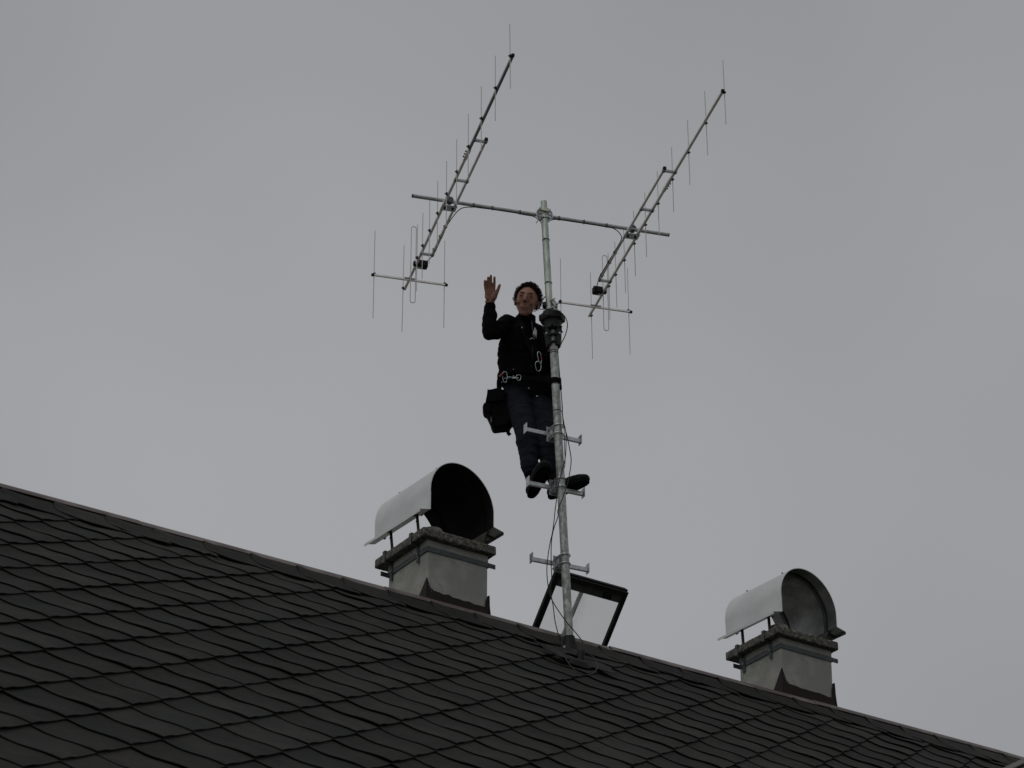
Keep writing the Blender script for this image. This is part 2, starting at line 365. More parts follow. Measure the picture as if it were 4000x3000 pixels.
for i in range(-40, 60):
    for j in range(-40, 60):
        u0, v0 = node(i, j); uc, vc = u0+(A2[0]+B2[0])/2, v0+(A2[1]+B2[1])/2
        if vc < VR+.06 or vc > VE+.05 or uc < U0+.2 or uc > U1: continue
        if v0+B2[1] > VE+.2: continue
        if vc-VR < 3.6*.62/.958+.1 and 4.86-(vc-VR)*.73/.62+.16 < uc < 4.86+(vc-VR)*.73/.62-.16: continue
        if uc > 4.86 and vc < VR+.3: pass
        cs = [pix(roof_pt(u0+a*A2[0]+b*B2[0], v0+a*A2[1]+b*B2[1])) for a in (0, 1) for b in (0, 1)]
        vis = any(-20 < c[0] < 4020 and -20 < c[1] < 3010 for c in cs)
        (inview if vis else rest).append((i, j, cs[0][2]))
inview.sort(key=lambda t: t[2]); rest += inview[298:]; inview = inview[:298]
def tile_matrix(i, j, rr):
    u0, v0 = node(i, j); q = Quaternion((0, 0, 1), rr.uniform(-.008, .008)).to_matrix() @ Quaternion((1, 0, 0), rr.uniform(-.006, .006)).to_matrix()
    m = (ROT @ q).to_4x4(); m.translation = roof_pt(u0+rr.uniform(-.003, .003), v0+rr.uniform(-.003, .003), rr.uniform(0, .002)); return m
for i, j, _d in inview:
    rr = random.Random(i*131+j*17+5); o = bpy.data.objects.new('roof_tile', MODELS[rr.randrange(9)][2]); COL.objects.link(o); o.parent = roof_front
    m = tile_matrix(i, j, rr); m.translation -= ORG[roof_front.name]; o.matrix_basis = m
far = MB()
for i, j, _d in rest:
    rr = random.Random(i*131+j*17+5); m = tile_matrix(i, j, rr); vs, fs, _ = MODELS[rr.randrange(9)]; far.add([m @ v for v in vs], fs)
o = far.build('outer_roof_tiles', TILE, roof_front); o['kind'] = 'stuff'

# ---- ridge slates and the folded ridge strip
def ridge_slate(u, rr):
    w = .405; G = 7; top = []
    lift = rr.uniform(-.003, .004); dv = rr.uniform(-.012, .012)
    for a in range(G+1):
        s = a/G; u_ = u+w*s
        v_end = .265+dv+.07*s
        for b in range(7):
            t_ = b/6; h = (.016*(1-s)+.019)*(1-.28*t_) - .005*math.sin(math.pi*s*1.4) + lift*.6
            uu = u_ + (.03-.055*math.sin(math.pi*.5*t_))*(1-s)**2 + .05*(t_**6)*(1-s)**3
            top.append(roof_pt(uu, VR+.005+v_end*t_, h+ .006*math.sin(2*math.pi*t_)*(1-s)))
    n = 7; m = len(top); vs = top+[p-NR*.007 for p in top]; fs = []
    for i in range(G):
        for j in range(6):
            a = i*n+j; fs.append((a, a+1, a+n+1, a+n)); fs.append((a+m, a+n+m, a+n+1+m, a+1+m))
    for i in range(G):
        a, b = i*n, (i+1)*n; fs.append((a, b, b+m, a+m)); a, b = i*n+6, (i+1)*n+6; fs.append((a, a+m, b+m, b))
    for i in range(6):
        a, b = i, i+1; fs.append((a, a+m, b+m, b)); a, b = G*n+i, G*n+i+1; fs.append((a, b, b+m, a+m))
    return MB().add(vs, fs)
us = []
u = ruv(on_roof(394, 2030))[0]
while u > U0+.2: u -= .362
while u < 4.5:
    rr = random.Random(int(u*100)); ridge_slate(u+rr.uniform(-.008, .008), rr).build('ridge_slate', TILE, roof_front, origin=roof_pt(u, VR)); u += .362
u = U0
k = 0
while u < 4.7:
    L = 1.93; e = min(u+L, 4.84); rr = random.Random(k); h0 = .036+rr.uniform(-.004, .004)
    N2 = W_*math.sin(AL)+Z_*math.cos(AL)
    prof = lambda uu, h: [roof_pt(uu, VR+.024, h-.006), roof_pt(uu, VR+.005, h), RID+U_*uu+Z_*(h+.016), back(uu, .005, h), back(uu, .045, h-.012)]
    mb = MB(); a = prof(u-.03, h0+.004); b = prof(e, h0-.002+rr.uniform(-.002, .004)); vs = a+b+[p-Z_*.003 for p in a+b]
    fs = [(i, i+1, i+6, i+5) for i in range(4)]+[(i+10, i+15, i+16, i+11) for i in range(4)]+[(0, 5, 15, 10), (4, 14, 19, 9)]+[(i, i+10, i+11, i+1) for i in range(4)]+[(i+5, i+6, i+16, i+15) for i in range(4)]
    mb.add(vs, fs).build('ridge_strip', RIDGEM, roof_front, smooth=False); u = e; k += 1
# ---- joining wing with its valley flashing
vd = (U_*-.73 + V_*.62).normalized(); wr = -W_
wp = RID+U_*4.86+Z_*.03
wing_n = (wr.cross(vd)); wing_n = wing_n if wing_n.z > 0 else -wing_n
WL, LV = 3.0, 3.6
rd = vd - 2*vd.dot(U_)*U_
wslab = lambda d_, n_, nm: MB().prism([wp, wp+d_*LV, wp+d_*LV+wr*(WL-LV*d_.dot(wr)), wp+wr*WL], n_).build(nm, TILE, house, smooth=False)
wslab(vd, -wing_n*.05, 'wing_roof_slope'); wslab(rd, -Z_*.05, 'wing_roof_slope')
el_ = wp+vd*LV; er_ = wp+rd*LV; fl_, fr_, ft_ = el_+wr*(WL-LV*vd.dot(wr)-.25), er_+wr*(WL-LV*vd.dot(wr)-.25), wp+wr*(WL-.25)
ins = Z_*-.06
MB().prism([fl_+ins+U_*.2-Z_*.02, ft_+ins, fr_+ins-U_*.2-Z_*.02, fr_-U_*.2-Z_*3.5, fl_+U_*.2-Z_*3.5], W_*.1).build('wing_gable', WALLM, house, smooth=False)
for p_, q_, sg_ in ((el_, fl_, 1), (er_, fr_, -1)):
    a_, b_ = p_+U_*.2*sg_+ins-Z_*.03, q_+U_*.2*sg_+ins-Z_*.03
    MB().prism([a_+W_*.5, b_, b_-Z_*3.4, a_+W_*.5-Z_*3.4], U_*.1*sg_).build('wing_wall', WALLM, house, smooth=False)
sidev = NR.cross(vd).normalized(); sidev = sidev if sidev.dot(U_) < 0 else -sidev
MB().prism([wp+NR*.03+sidev*.0, wp+vd*3.55+NR*.03, wp+vd*3.55+sidev*.045+NR*.03, wp+sidev*.045+NR*.03], NR*.006).build('valley_flashing', mat('pale_flashing', (.10, .098, .085), .6, c2=(.075, .073, .065)), house, smooth=False)
MB().tube([wp+NR*.035+vd*.05, wp+NR*.035+vd*3.55], .012, 8).build('valley_seam', mat('valley_seam', (.14, .13, .115), .6, c2=(.09, .085, .075)), house)

# ------------------------------------------------------------------ chimneys
def chimney(px, label, strap_y, bw, bd, fl_h, fl_apex, sooty):
    wo_ = .06
    c = on_plane(px, strap_y, RID+W_*wo_, W_); O = Vector((c.x, c.y, RZ))
    zs = c.z-RZ
    root = empty('chimney', O, label, 'chimney', 'roof chimneys behind the ridge')
    P = lambda a, b, z: O+U_*a+W_*b+Z_*z
    T_ = lambda b: .035*(b+.02)            # the cowl rises a little towards the back
    # plastered shaft with a little unevenness
    body = MB(); n = 9; H = zs+.11; rr = random.Random(int(px))
    rings = []
    for k in range(n+1):
        z = -.75+(H+.75)*k/n; ring = []
        for (a, b) in ((0, 0), (.5, 0), (1, 0), (1, .5), (1, 1), (.5, 1), (0, 1), (0, .5)):
            ring.append(P(a*bw+rr.uniform(-.003, .003), b*bd+rr.uniform(-.003, .003), z))
        rings += ring
    fs = [(k*8+i, k*8+(i+1) % 8, (k+1)*8+(i+1) % 8, (k+1)*8+i) for k in range(n) for i in range(8)]+[tuple(range(8))[::-1], tuple(n*8+i for i in range(8))]
    body.add(rings, fs).build('shaft', PLAST, root, bevel=.008)
    # thick crown slab, its edges weathered away
    sl = MB(); x0, x1, y0, y1, z0, z1 = -.073, bw+.042, -.06, bd+.094, zs+.090, zs+.162
    sl.box(P((x0+x1)/2, (y0+y1)/2, (z0+z1)/2), U_*(x1-x0)/2, W_*(y1-y0)/2, Z_*(z1-z0)/2)
    def ds(p, n_): return -.002+.0030*(noise.noise(p*7)+.6*noise.noise(p*20)+.5*noise.noise(p*48))
    mesh_obj('crown_slab', remesh(sl, .010, 7, ds), CONC, root)
    MB().box(P(bw/2, bd/2, zs+.070), U_*(bw/2+.004), W_*(bd/2+.004), Z_*.028).build('collar', PLAST, root, bevel=.006)
    # flue pipe on the slab
    MB().lathe(P(.16, .20, z1-.01), Z_, [(0, .078), (.125, .078), (.135, .074), (.135, .062), (.02, .06)], 24, False).build('flue', PLAST, root)
    # strap round the shaft with bolted lugs
    st = MB(); e = .006; sz = zs+.02; hh = .018
    st.box(P(bw/2, -e, sz), U_*(bw/2+.0), W_*.004, Z_*hh); st.box(P(bw/2, bd+e, sz), U_*(bw/2), W_*.004, Z_*hh)
    st.box(P(-e, bd/2, sz), W_*(bd/2+.01), U_*.004, Z_*hh); st.box(P(bw+e, bd/2, sz), W_*(bd/2+.01), U_*.004, Z_*hh)
    st.build('strap', STRAPM, root, smooth=False, bevel=.001)
    for (a, b, dr) in ((-.012, bd+.004, -U_), (bw+.012, .0-.004, U_)):
        MB().box(P(a, b, sz)+dr*.02, dr*.03, W_*.004, Z_*hh*.95).lathe(P(a, b, sz)+dr*.032-W_*.009, W_, [(0, .006), (.018, .006)], 8).build('strap_lug', STRAPM, root, smooth=False)
    # clamp bars climbing over the slab
    for a, sg in ((-.006, -1), (bw+.006, 1)):
        xo = (x0-.004) if sg < 0 else (x1+.004)
        for b in (.115, bd-.06):
            pts = [P(a+sg*.006, b, zs-.045), P(a+sg*.006, b, z0-.008), P(xo, b, z0-.008), P(xo, b, z1+.006), P(xo-sg*.11, b, z1+.006)]
            cb = MB()
            for k in range(4): cb.bar(pts[k]-(pts[k+1]-pts[k]).normalized()*.002, pts[k+1]+(pts[k+1]-pts[k]).normalized()*.002, W_, .03, .006)
            cl = cb.build('clamp_bar', STRAPM, root, smooth=False)
            MB().lathe(P(a+sg*.005, b, sz), U_*sg, [(0, .007), (.012, .007)], 6).build('bolt', GALV, cl, origin=P(a, b, sz))
    # brown flashing at the foot: front apron with raised corners, left gusset, right upstand
    e = .009
    def jag(pts, sd, amp=.006):
        out = []; q = random.Random(sd)
        for k in range(len(pts)-1):
            for s_ in range(5):
                p = pts[k].lerp(pts[k+1], s_/5); out.append(p+Z_*q.uniform(-amp, amp) if s_ else p)
        out.append(pts[-1]); return out
    up = jag([P(-e, -e, fl_apex), P(.022, -e, fl_apex*.7), P(.05, -e, fl_h+.012), P(bw*.5, -e, fl_h), P(bw-.03, -e, fl_h-.008), P(bw-.022, -e, fl_apex*.8), P(bw+e, -e, fl_apex*.95)], int(px))
    fl = MB().prism(up+[P(bw+e, -e, -.2), P(-e, -e, -.2)], -W_*.004)
    fl.build('front_flashing', BROWN, root, smooth=False)
    MB().prism([P(-e, -e-.003, fl_apex), P(-e, .16, .05), P(-e, .17, -.2), P(-e, -e-.003, -.2)], -U_*.004).build('corner_flashing', BROWN, root, smooth=False)
    cur = [P(bw+e, -e-.004, fl_apex*.95), P(bw+e+.002, -e-.004, fl_apex*.6), P(bw+.02, -e-.004, fl_apex*.3), P(bw+.055, -e-.004, .0), P(bw+.075, -e-.004, -.05), P(bw+.075, -e-.004, -.15), P(bw, -e-.004, -.15)]
    MB().prism(cur+[P(bw, -e-.004, fl_apex*.95)], W_*.12).build('side_flashing', BROWN, root, smooth=False)
    # foot skirt of the apron lying down onto the ridge
    sk = MB().add([P(-.05, -e, .045), P(bw+.04, -e, .05), P(bw+.06, -.075, .014), P(-.06, -.075, .008), P(-.05, -e, .040), P(bw+.04, -e, .045), P(bw+.06, -.075, .010), P(-.06, -.075, .004)],
                  [(0, 1, 2, 3), (4, 7, 6, 5), (0, 4, 5, 1), (1, 5, 6, 2), (2, 6, 7, 3), (3, 7, 4, 0)])
    sk.build('apron_skirt', BROWN, root, smooth=False)
    for k in range(3): MB().ell(P(.004+.012*k, -.016, fl_apex*.75-.02*k), (.003, .003, .003)).build('rivet', GALV, root)
    # cowl: bent sheet vault open at both ends on four flat legs
    cl, cr_, cn, cf, cz = (.008, .553, -.02, .76, .695+zs-.362) if sooty else (.02, .575, -.02, .69, .688+zs-.378)
    hwid = (cr_-cl)/2; um = (cl+cr_)/2; lowh = .125; vr = hwid*(1.13 if sooty else 1.08); nseg = 30
    path = [(cl, cz), (cl, cz+lowh*.5)]+[(um-hwid*math.cos(math.pi*k/nseg)-.03*math.sin(math.pi*k/nseg), cz+lowh+vr*math.sin(math.pi*k/nseg)) for k in range(nseg+1)]+[(cr_, cz+lowh*.5), (cr_, cz)]
    th = .0025; m_ = len(path)
    nrm = []
    for k in range(m_):
        a, b = path[max(k-1, 0)], path[min(k+1, m_-1)]; d = Vector((b[0]-a[0], b[1]-a[1])).normalized(); nrm.append((-d.y, d.x))
    outer = [(p[0]+q[0]*th, p[1]+q[1]*th) for p, q in zip(path, nrm)]; inner = [(p[0]-q[0]*th, p[1]-q[1]*th) for p, q in zip(path, nrm)]
    def shell(lst, flip, name, mt, par, extra=0):
        W3 = [cn+(cf-cn)*k/6 for k in range(7)]; vs = [P(p[0], b, p[1]+T_(b)) for b in W3 for p in lst]; L = len(lst)
        fs = [(r*L+i, r*L+i+1, (r+1)*L+i+1, (r+1)*L+i) for r in range(6) for i in range(L-1)]
        return vs, fs
    vs, fs = shell(outer, 0, '', None, None); me = MB().add(vs, fs)
    L = len(outer); base = len(me.v)
    rim = []
    for b in (cn, cf): rim += [P(p[0], b, p[1]+T_(b)) for p in outer]+[P(p[0], b, p[1]+T_(b)) for p in inner]
    me.add(rim, [(i, i+1, L+i+1, L+i) for i in range(L-1)]+[(2*L+i, 3*L+i, 3*L+i+1, 2*L+i+1) for i in range(L-1)])
    cw = me.build('cowl', SHEET, root, ang=60)
    vs, fs = shell(inner, 1, '', None, None)
    MB().add(vs, fs).build('cowl_lining', SOOT if sooty else SHEETIN, cw, origin=ORG[root.name], ang=60)
    for sg, ux in ((-1, cl), (1, cr_)):
        fm = MB(); a0 = P(ux, 0, cz+T_(0)-.0); o1 = U_*sg*.088-Z_*.022; WT = W_+Z_*.035; mid = WT*((cn+cf)/2)
        fm.box(a0+o1/2+mid, o1/2, WT*(cf-cn)/2, Z_*.0016); fm.box(a0+o1+mid-Z_*.010, U_*.0015, WT*(cf-cn)/2, Z_*.010)
        fm.build('flange', SHEET if sg < 0 else SHEETIN, cw, origin=ORG[root.name], smooth=False)
    for b in (cn+.13, cf-.13):       # stiffening hoops inside
        hp_ = [(um+(p[0]-um)*.965, cz+(p[1]-cz)*.975) for p in path]
        MB().strip([P(p[0], b, p[1]+T_(b)-.003) for p in hp_], W_, .03, .004).build('hoop', SOOT if sooty else STRAPM, cw, origin=ORG[root.name])
        MB().lathe(P(um-hwid*math.cos(1.15)-.03*math.sin(1.15), b, cz+lowh+vr*math.sin(1.15)+T_(b)), (-U_*math.cos(1.15)+Z_*math.sin(1.15)), [(-.002, .007), (.013, .007)], 6).build('bolt', RUST, cw, origin=ORG[root.name])
    for sg, ux, xs in ((-1, cl, x0+.07), (1, cr_, x1-.07)):
        for b in (.115, bd-.06):
            pts = [P(xs+.03*(-sg), b, z1-.004), P(xs, b, z1+.006), P(ux+sg*.028, b, cz-.03+T_(b)), P(ux+sg*.03, b, cz-.008+T_(b)), P(ux+sg*.085, b, cz-.026+T_(b))]
            lg = MB()
            for k in range(4): lg.bar(pts[k], pts[k+1], W_, .028, .007)
            lgo = lg.build('leg', RUST, root, smooth=False)
            MB().lathe(pts[2]-U_*sg*.01-Z_*.03, U_*sg, [(0, .007), (.02, .007)], 6).build('bolt', RUST, lgo, origin=ORG[root.name])
    return root
chimney(1670, 'larger, nearer plastered chimney left of the mast, with a soot-black vaulted cowl', 2154, .515, .54, .135, .235, True)
chimney(3050, 'smaller, farther plastered chimney at the right, its cowl lined with clean grey metal', 2532, .51, .51, .155, .290, False)

# ------------------------------------------------------------------ open roof hatch
tl_ = on_plane(2165, 2240, RID+W_*.12, W_); tr_ = on_plane(2450, 2319, RID+W_*.12, W_)
hatch = empty('roof_hatch', tl_, 'open roof hatch with a dark frame and a cloudy ribbed pane behind the mast foot', 'roof hatch')
dd = (W_*.66-Z_*.752).normalized(); wu = (tr_-tl_).length; nn_ = U_.cross(dd).normalized(); nn_ = nn_ if nn_.dot(cF) < 0 else -nn_   # towards the viewer
LH = .95
H_ = lambda a, b, c=0: tl_+U_*a+dd*b+nn_*c
for a, w_ in ((.0, .046), (wu, .034)):
    sg = 1 if a == 0 else -1
    MB().bar(H_(a+sg*w_/2, -.015), H_(a+sg*w_/2, LH), U_, w_, .034).build('side_rail', FRAMEM, hatch, smooth=False, bevel=.003)
MB().bar(H_(.01, .0), H_(wu-.01, .0), dd, .03, .05).build('top_rail', FRAMEM, hatch, smooth=False, bevel=.003)
MB().bar(H_(.046, .052, -.004), H_(wu-.034, .052, -.004), dd, .064, .018).build('inner_rail', FRAMEG, hatch, smooth=False, bevel=.002)
MB().bar(H_(wu*.7, .055, .012), H_(wu*.8, .055, .012), dd, .05, .02).build('latch', FRAMEM, hatch, smooth=False, bevel=.003)
MB().bar(H_(.0, LH-.03), H_(wu, LH-.03), dd, .06, .05).build('bottom_rail', FRAMEM, hatch, smooth=False)
pn = MB(); K = 90; vs = []; fs = []
for k in range(K+1):
    a = .042+(wu-.072)*k/K; h = .0012*math.sin(k*math.pi); vs += [H_(a, .078, -.012+.001*(-1)**k), H_(a, LH-.05, -.012+.001*(-1)**k)]
fs = [(2*k, 2*k+1, 2*k+3, 2*k+2) for k in range(K)]
pn.add(vs, fs).build('pane', PANE, hatch, smooth=False)
MB().bar(H_(wu*.47, .06, -.045), H_(wu*.44, LH, -.05), U_, .03, .012).build('stay', FRAMEG, hatch, smooth=False)
MB().bar(H_(.0, -.022, -.03), H_(wu, -.022, -.03), dd, .014, .05).build('rain_lip', FRAMEM, hatch, smooth=False, bevel=.003)
cb = MB()
for (a, b) in ((-.02, .45), (-.02, 1.15)): cb.bar(back(ruv(tl_)[0]-.05, b, .06), back(ruv(tl_)[0]+wu+.05, b, .06), Z_, .14, .05)
for a in (-.05, wu+.05): cb.bar(back(ruv(tl_)[0]+a, .45, .06), back(ruv(tl_)[0]+a, 1.17, .06), U_, .05, .14)
cb.build('curb', FRAMEM, hatch, smooth=False)

# ------------------------------------------------------------------ mast with its climbing steps
mp = lambda x, y, d=0: at_y(x, y, MY+d)
m_lo, m_hi = mp(2228, 2580), mp(2159.3, 1290)
t_lo, t_hi = mp(2153, 1300), mp(2124, 788)
mast = empty('antenna_mast', m_lo, 'tall galvanised steel mast rising through the roof, with three pairs of climbing steps', 'mast')
MB().tube([m_lo.lerp(m_hi, -.04), m_hi], .0305, 28).build('lower_pole', GALV, mast)
up_ = MB().tube([t_lo, t_hi], .0248, 26); up_.build('upper_pole', GALV2, mast)
MB().tube([t_hi-(t_hi-t_lo).normalized()*.001, t_hi+(t_hi-t_lo).normalized()*.003], .021, 20).build('pole_cap', BLACK, mast)
mdir = (m_hi-m_lo).normalized()
def mast_at(py):     # point on the lower pole seen at this height
    a, b = m_lo, m_hi; lo, hi = 0., 1.
    for _ in range(30):
        m = (lo+hi)/2
        if pix(a.lerp(b, m))[1] > py: lo = m
        else: hi = m
    return a.lerp(b, lo)
SA = R(25); sx = Vector((math.cos(SA), math.sin(SA), 0)); sw = Vector((-math.sin(SA), math.cos(SA), 0))
STEPZ = []
for py in (1681, 1889, 2187):
    c = mast_at(py); pc = c+sw*.088; STEPZ.append(pc)
    s_ = MB(); s_.box(pc, sx*.052, sw*.003, Z_*.062)
    step = s_.build('climbing_step', ZINC, mast, smooth=False, bevel=.001)
    og = ORG[mast.name]
    for sg in (-1, 1):
        MB().bar(pc+sx*sg*.052+sw*.0, pc+sx*sg*.222, Z_, .031, .022).build('step_arm', ZINC, step, origin=og, smooth=False, bevel=.0015)
        e_ = pc+sx*sg*.225; MB().box(e_+Z_*.010, sx*.003, sw*.026, Z_*.037).build('end_plate', ZINC, step, origin=og, smooth=False, bevel=.001)
    for dz in (-.034, .034):
        q = c+Z_*dz; rr_ = .036; pts = [pc+Z_*dz-sx*.042+sw*.03, pc+Z_*dz-sx*.042-sw*.01]
        pts = [q-sx*.040+sw*.115, q-sx*.040+sw*.02, q-sx*.037-sw*.012, q-sx*.02-sw*.034, q-sw*.0375, q+sx*.02-sw*.034, q+sx*.037-sw*.012, q+sx*.040+sw*.02, q+sx*.040+sw*.115]
        MB().tube(pts, .0042, 8).build('u_bolt', ZINC, step, origin=og)
        for sg in (-1, 1): MB().lathe(q+sx*sg*.040+sw*.092, sw, [(0, .009), (.009, .009)], 6).build('nut', ZINC, step, origin=og, smooth=False)
    MB().box(c+sw*.058, sx*.034, sw*.024, Z_*.05).build('saddle_block', ZINC, step, origin=og, smooth=False, bevel=.003)
# rings and tape on the pole
for py, rr_ in ((1372, .0325), (1380, .0325), (1607, .0325)):
    MB().ring(mast_at(py), mdir, rr_, .0022, 24, 5).build('band', BLACK, mast)
# ------------------------------------------------------------------ roof boot
bc = mast_at(2510); d0 = mast_at(2488)
boot = empty('roof_boot', roof_pt(*ruv(on_roof(2232, 2590))), 'black rubber boot sealing the mast foot on a pleated metal flashing sheet', 'roof boot')
MB().lathe(d0, -mdir, [(0, .034), (.0, .040), (.03, .044), (.10, .064), (.118, .070), (.122, .066), (.10, .058)], 28, False).build('upper_cone', BLACK, boot)
base_c = roof_pt(*ruv(on_roof(2240, 2600)), .03)
s0 = d0-mdir*.105
lo = MB(); n = 28; R0 = []; R1 = []; R2 = []
for k in range(n):
    a = 2*math.pi*k/n; R0.append(s0+Vector((math.cos(a)*.058, math.sin(a)*.058, 0))); R1.append(base_c+U_*math.cos(a)*.085+V_*math.sin(a)*.085+NR*.03); R2.append(base_c+U_*math.cos(a)*.12+V_*math.sin(a)*.12)
lo.add(R0+R1+R2, [(r*n+i, r*n+(i+1) % n, (r+1)*n+(i+1) % n, (r+1)*n+i) for r in range(2) for i in range(n)]).build('lower_cone', BLACK, boot)
lp = mp(2204, 2526, -.068); MB().box(lp, cR*.0085, cF*.001, cU*.0085).build('sticker', WHITE, boot, smooth=False)
gl0 = roof_pt(*ruv(on_roof(2262, 2600)), .02); MB().lathe(gl0, (Z_+U_*.15), [(0, .034), (.05, .028), (.09, .026), (.095, .018)], 16).build('cable_gland', BLACK, boot)
fa = [ruv(on_roof(*p)) for p in ((2126, 2562), (2175, 2590), (2257, 2611), (2319, 2625), (2401, 2654))]
vs = []; NP = 60
def fline(s):
    k = min(int(s*4), 3); f_ = s*4-k; return (fa[k][0]*(1-f_)+fa[k+1][0]*f_, fa[k][1]*(1-f_)+fa[k+1][1]*f_)
for k in range(NP+1):
    s = k/NP; uu, vv = fline(s); hh = .042+.010*math.sin(s*math.pi*2)+.0016*(-1)**k
    for q_ in range(5): vs.append(roof_pt(uu-.06*q_/4*0, vv-.22*q_/4, hh+(.004 if q_ else 0)))
fs = [(k*5+q_, k*5+q_+1, (k+1)*5+q_+1, (k+1)*5+q_) for k in range(NP) for q_ in range(4)]
L = len(vs); vs2 = vs+[p-NR*.004 for p in vs]; fs += [tuple(i+L for i in f[::-1]) for f in fs]+[(k*5, (k+1)*5, (k+1)*5+L, k*5+L) for k in range(NP)]
MB().add(vs2, fs).build('flashing_sheet', LEAD, boot, smooth=False)

# ------------------------------------------------------------------ rotator
rot_c = mp(2160, 1237, -.0)
rax = (t_hi-t_lo).normalized()
rot = empty('rotator', rot_c, 'black bell-shaped antenna rotator on the mast beside the man', 'rotator')
X_ = Vector((1, 0, 0)); Yv = Vector((0, 1, 0))
rt = lambda cx, cy, d=0: at_y(1700+.3616*cx, 1000+.3616*cy, MY+d)
top = rt(1256, 585)
k_ = .00070*1.0; kv = .00080
prof = [(0, 55), (8, 62), (30, 80), (48, 108), (62, 124), (80, 131), (112, 130), (128, 122), (134, 100), (150, 97), (205, 95), (206, 92)]
MB().lathe(top, -rax, [(a*kv, b*k_) for a, b in prof], 36).build('bell_housing', CAST, rot)
rg = MB().lathe(top-rax*.158, -rax, [(0, .062), (0, .071), (.02, .071), (.026, .064)], 32); rgo = rg.build('clamp_ring', CAST, rot)
for k in range(6):
    a = k*math.pi/3+.45; d = X_*math.cos(a)+Yv*math.sin(a); MB().lathe(top-rax*.171+d*.062, d, [(0, .009), (.016, .009), (.016, .005), (.024, .005)], 10).build('bolt', BLACK, rgo, origin=ORG[rot.name])
for k in range(6):                                       # ears on the bell rim
    a = k*math.pi/3+.15; d = X_*math.cos(a)+Yv*math.sin(a); MB().box(top-rax*.075+d*.086, d*.012, d.cross(rax)*.016, rax*.022).build('rim_lug', CAST, rot, smooth=False, bevel=.004)
for k in range(5):                                       # lower cage ribs round the pole, open at the front
    a = -math.pi/2+R(48)+k*(2*math.pi-R(96))/4; d = X_*math.cos(a)+Yv*math.sin(a); s2 = d.cross(rax)
    MB().bar(top-rax*.175+d*.058, top-rax*.318+d*.043, s2, .034, .020).build('cage_rib', CAST, rot, smooth=False, bevel=.003)
for k in range(2):
    MB().lathe(top-rax*(.225+.062*k), -rax, [(0, .052), (.0, .058-.006*k), (.014, .058-.006*k), (.014, .05)], 24).build('cage_ring', CAST, rot)
for sg in (-1, 1):
    MB().lathe(top-rax*.232+X_*sg*.05-Yv*.03, -Yv, [(0, .008), (.03, .008)], 6).build('cage_bolt', GALV, rot, smooth=False)
MB().prism([rt(1192, 600, .0), rt(1236, 600, 0), rt(1236, 470, 0), rt(1222, 462, 0), rt(1196, 450, 0)], Yv*.05).build('bracket_plate', CAST, rot, smooth=False, bevel=.003)
MB().lathe(rt(1186, 515, -.01), Yv, [(0, .020), (.05, .020)], 18).build('bracket_boss', CAST, rot, bevel=.003)
MB().lathe(rt(1190, 605, -.01), Yv, [(0, .019), (.05, .019)], 18).build('bracket_boss', CAST, rot, bevel=.003)
MB().prism([rt(1248, 462, -.035), rt(1290, 470, -.035), rt(1325, 520, -.035), rt(1322, 548, -.035), rt(1300, 552, -.035), rt(1262, 500, -.035)], Yv*.03).build('jaw', GALV, rot, smooth=False, bevel=.003)
for (a, b, c_, e_) in ((1240, 480, 1298, 455), (1285, 535, 1345, 502), (1240, 565, 1310, 540), (1290, 615, 1352, 592)):
    MB().tube([rt(a, b, -.03), rt(c_, e_, -.05)], .0042, 8).build('stud', BLACK if e_ > 590 else GALV, rot)
MB().ell(rt(1290, 600, -.02), (.036, .034, .022)).build('hub', GALV, rot)

# ------------------------------------------------------------------ cross boom with its centre clamp
ctop = at_y(2124, 830, MY+.048); ZC = ctop.z
cx = Vector((math.cos(AX), math.sin(AX), 0)); bx = Vector((math.sin(AX), -math.cos(AX), 0))
cl_ = on_plane(1612, 765, ctop, bx); cr2 = on_plane(2611, 917.5, ctop, bx)
cb_o = empty('cross_boom', (cl_+cr2)/2, 'long grey horizontal tube clamped across the mast top, carrying both antennas', 'cross boom')
cdir = (cr2-cl_).normalized()
MB().tube([cl_, cr2], .0146, 20).build('tube', ALUT, cb_o)
for p, s_ in ((cl_, -1), (cr2, 1)): MB().lathe(p-cdir*.001*s_, cdir*s_, [(0, .0152), (.006, .0152)], 18).build('end_cap', BLACK, cb_o)
cc = cl_+cdir*((ctop-cl_).dot(cdir))
mc = t_lo.lerp(t_hi, 1-.042/(t_hi-t_lo).length*1.9)
MB().lathe(cc-bx*-.018+bx*.0, bx, [(0, .068), (.005, .068)], 36).build('clamp_disc', ZINC, cb_o, bevel=.001)
MB().bar(mp(2108, 816, -.034), mp(2146, 824, -.034), Z_, .020, .018).build('clamp_bar', mat('yellow_zinc', (.50, .52, .38), .4, .7, c2=(.4, .42, .32), scale=30), cb_o, smooth=False, bevel=.002)
for (a, b) in ((2111, 811), (2148, 819), (2111, 842), (2148, 846)):
    p = mp(a, b, -.045); MB().tube([p, p-bx*.11], .004, 8).build('stud', ZINC, cb_o)
    MB().lathe(mp(a, b, -.05), bx*-1, [(0, .0085), (.009, .0085)], 6).build('nut', ZINC, cb_o, smooth=False)
for dz in (-.028, .03):
    for sg in (-1, 1): MB().ring(cc+bx*.026+cdir*sg*.043+Z_*dz*.6, bx, .016, .0035, 16, 6).build('washer', ZINC, cb_o)
MB().bar(cc+bx*.03-cdir*.045-Z_*.055, cc+bx*.03+cdir*.02-Z_*.06, Z_, .02, .016).build('lower_bar', GALV, cb_o, smooth=False, bevel=.002)

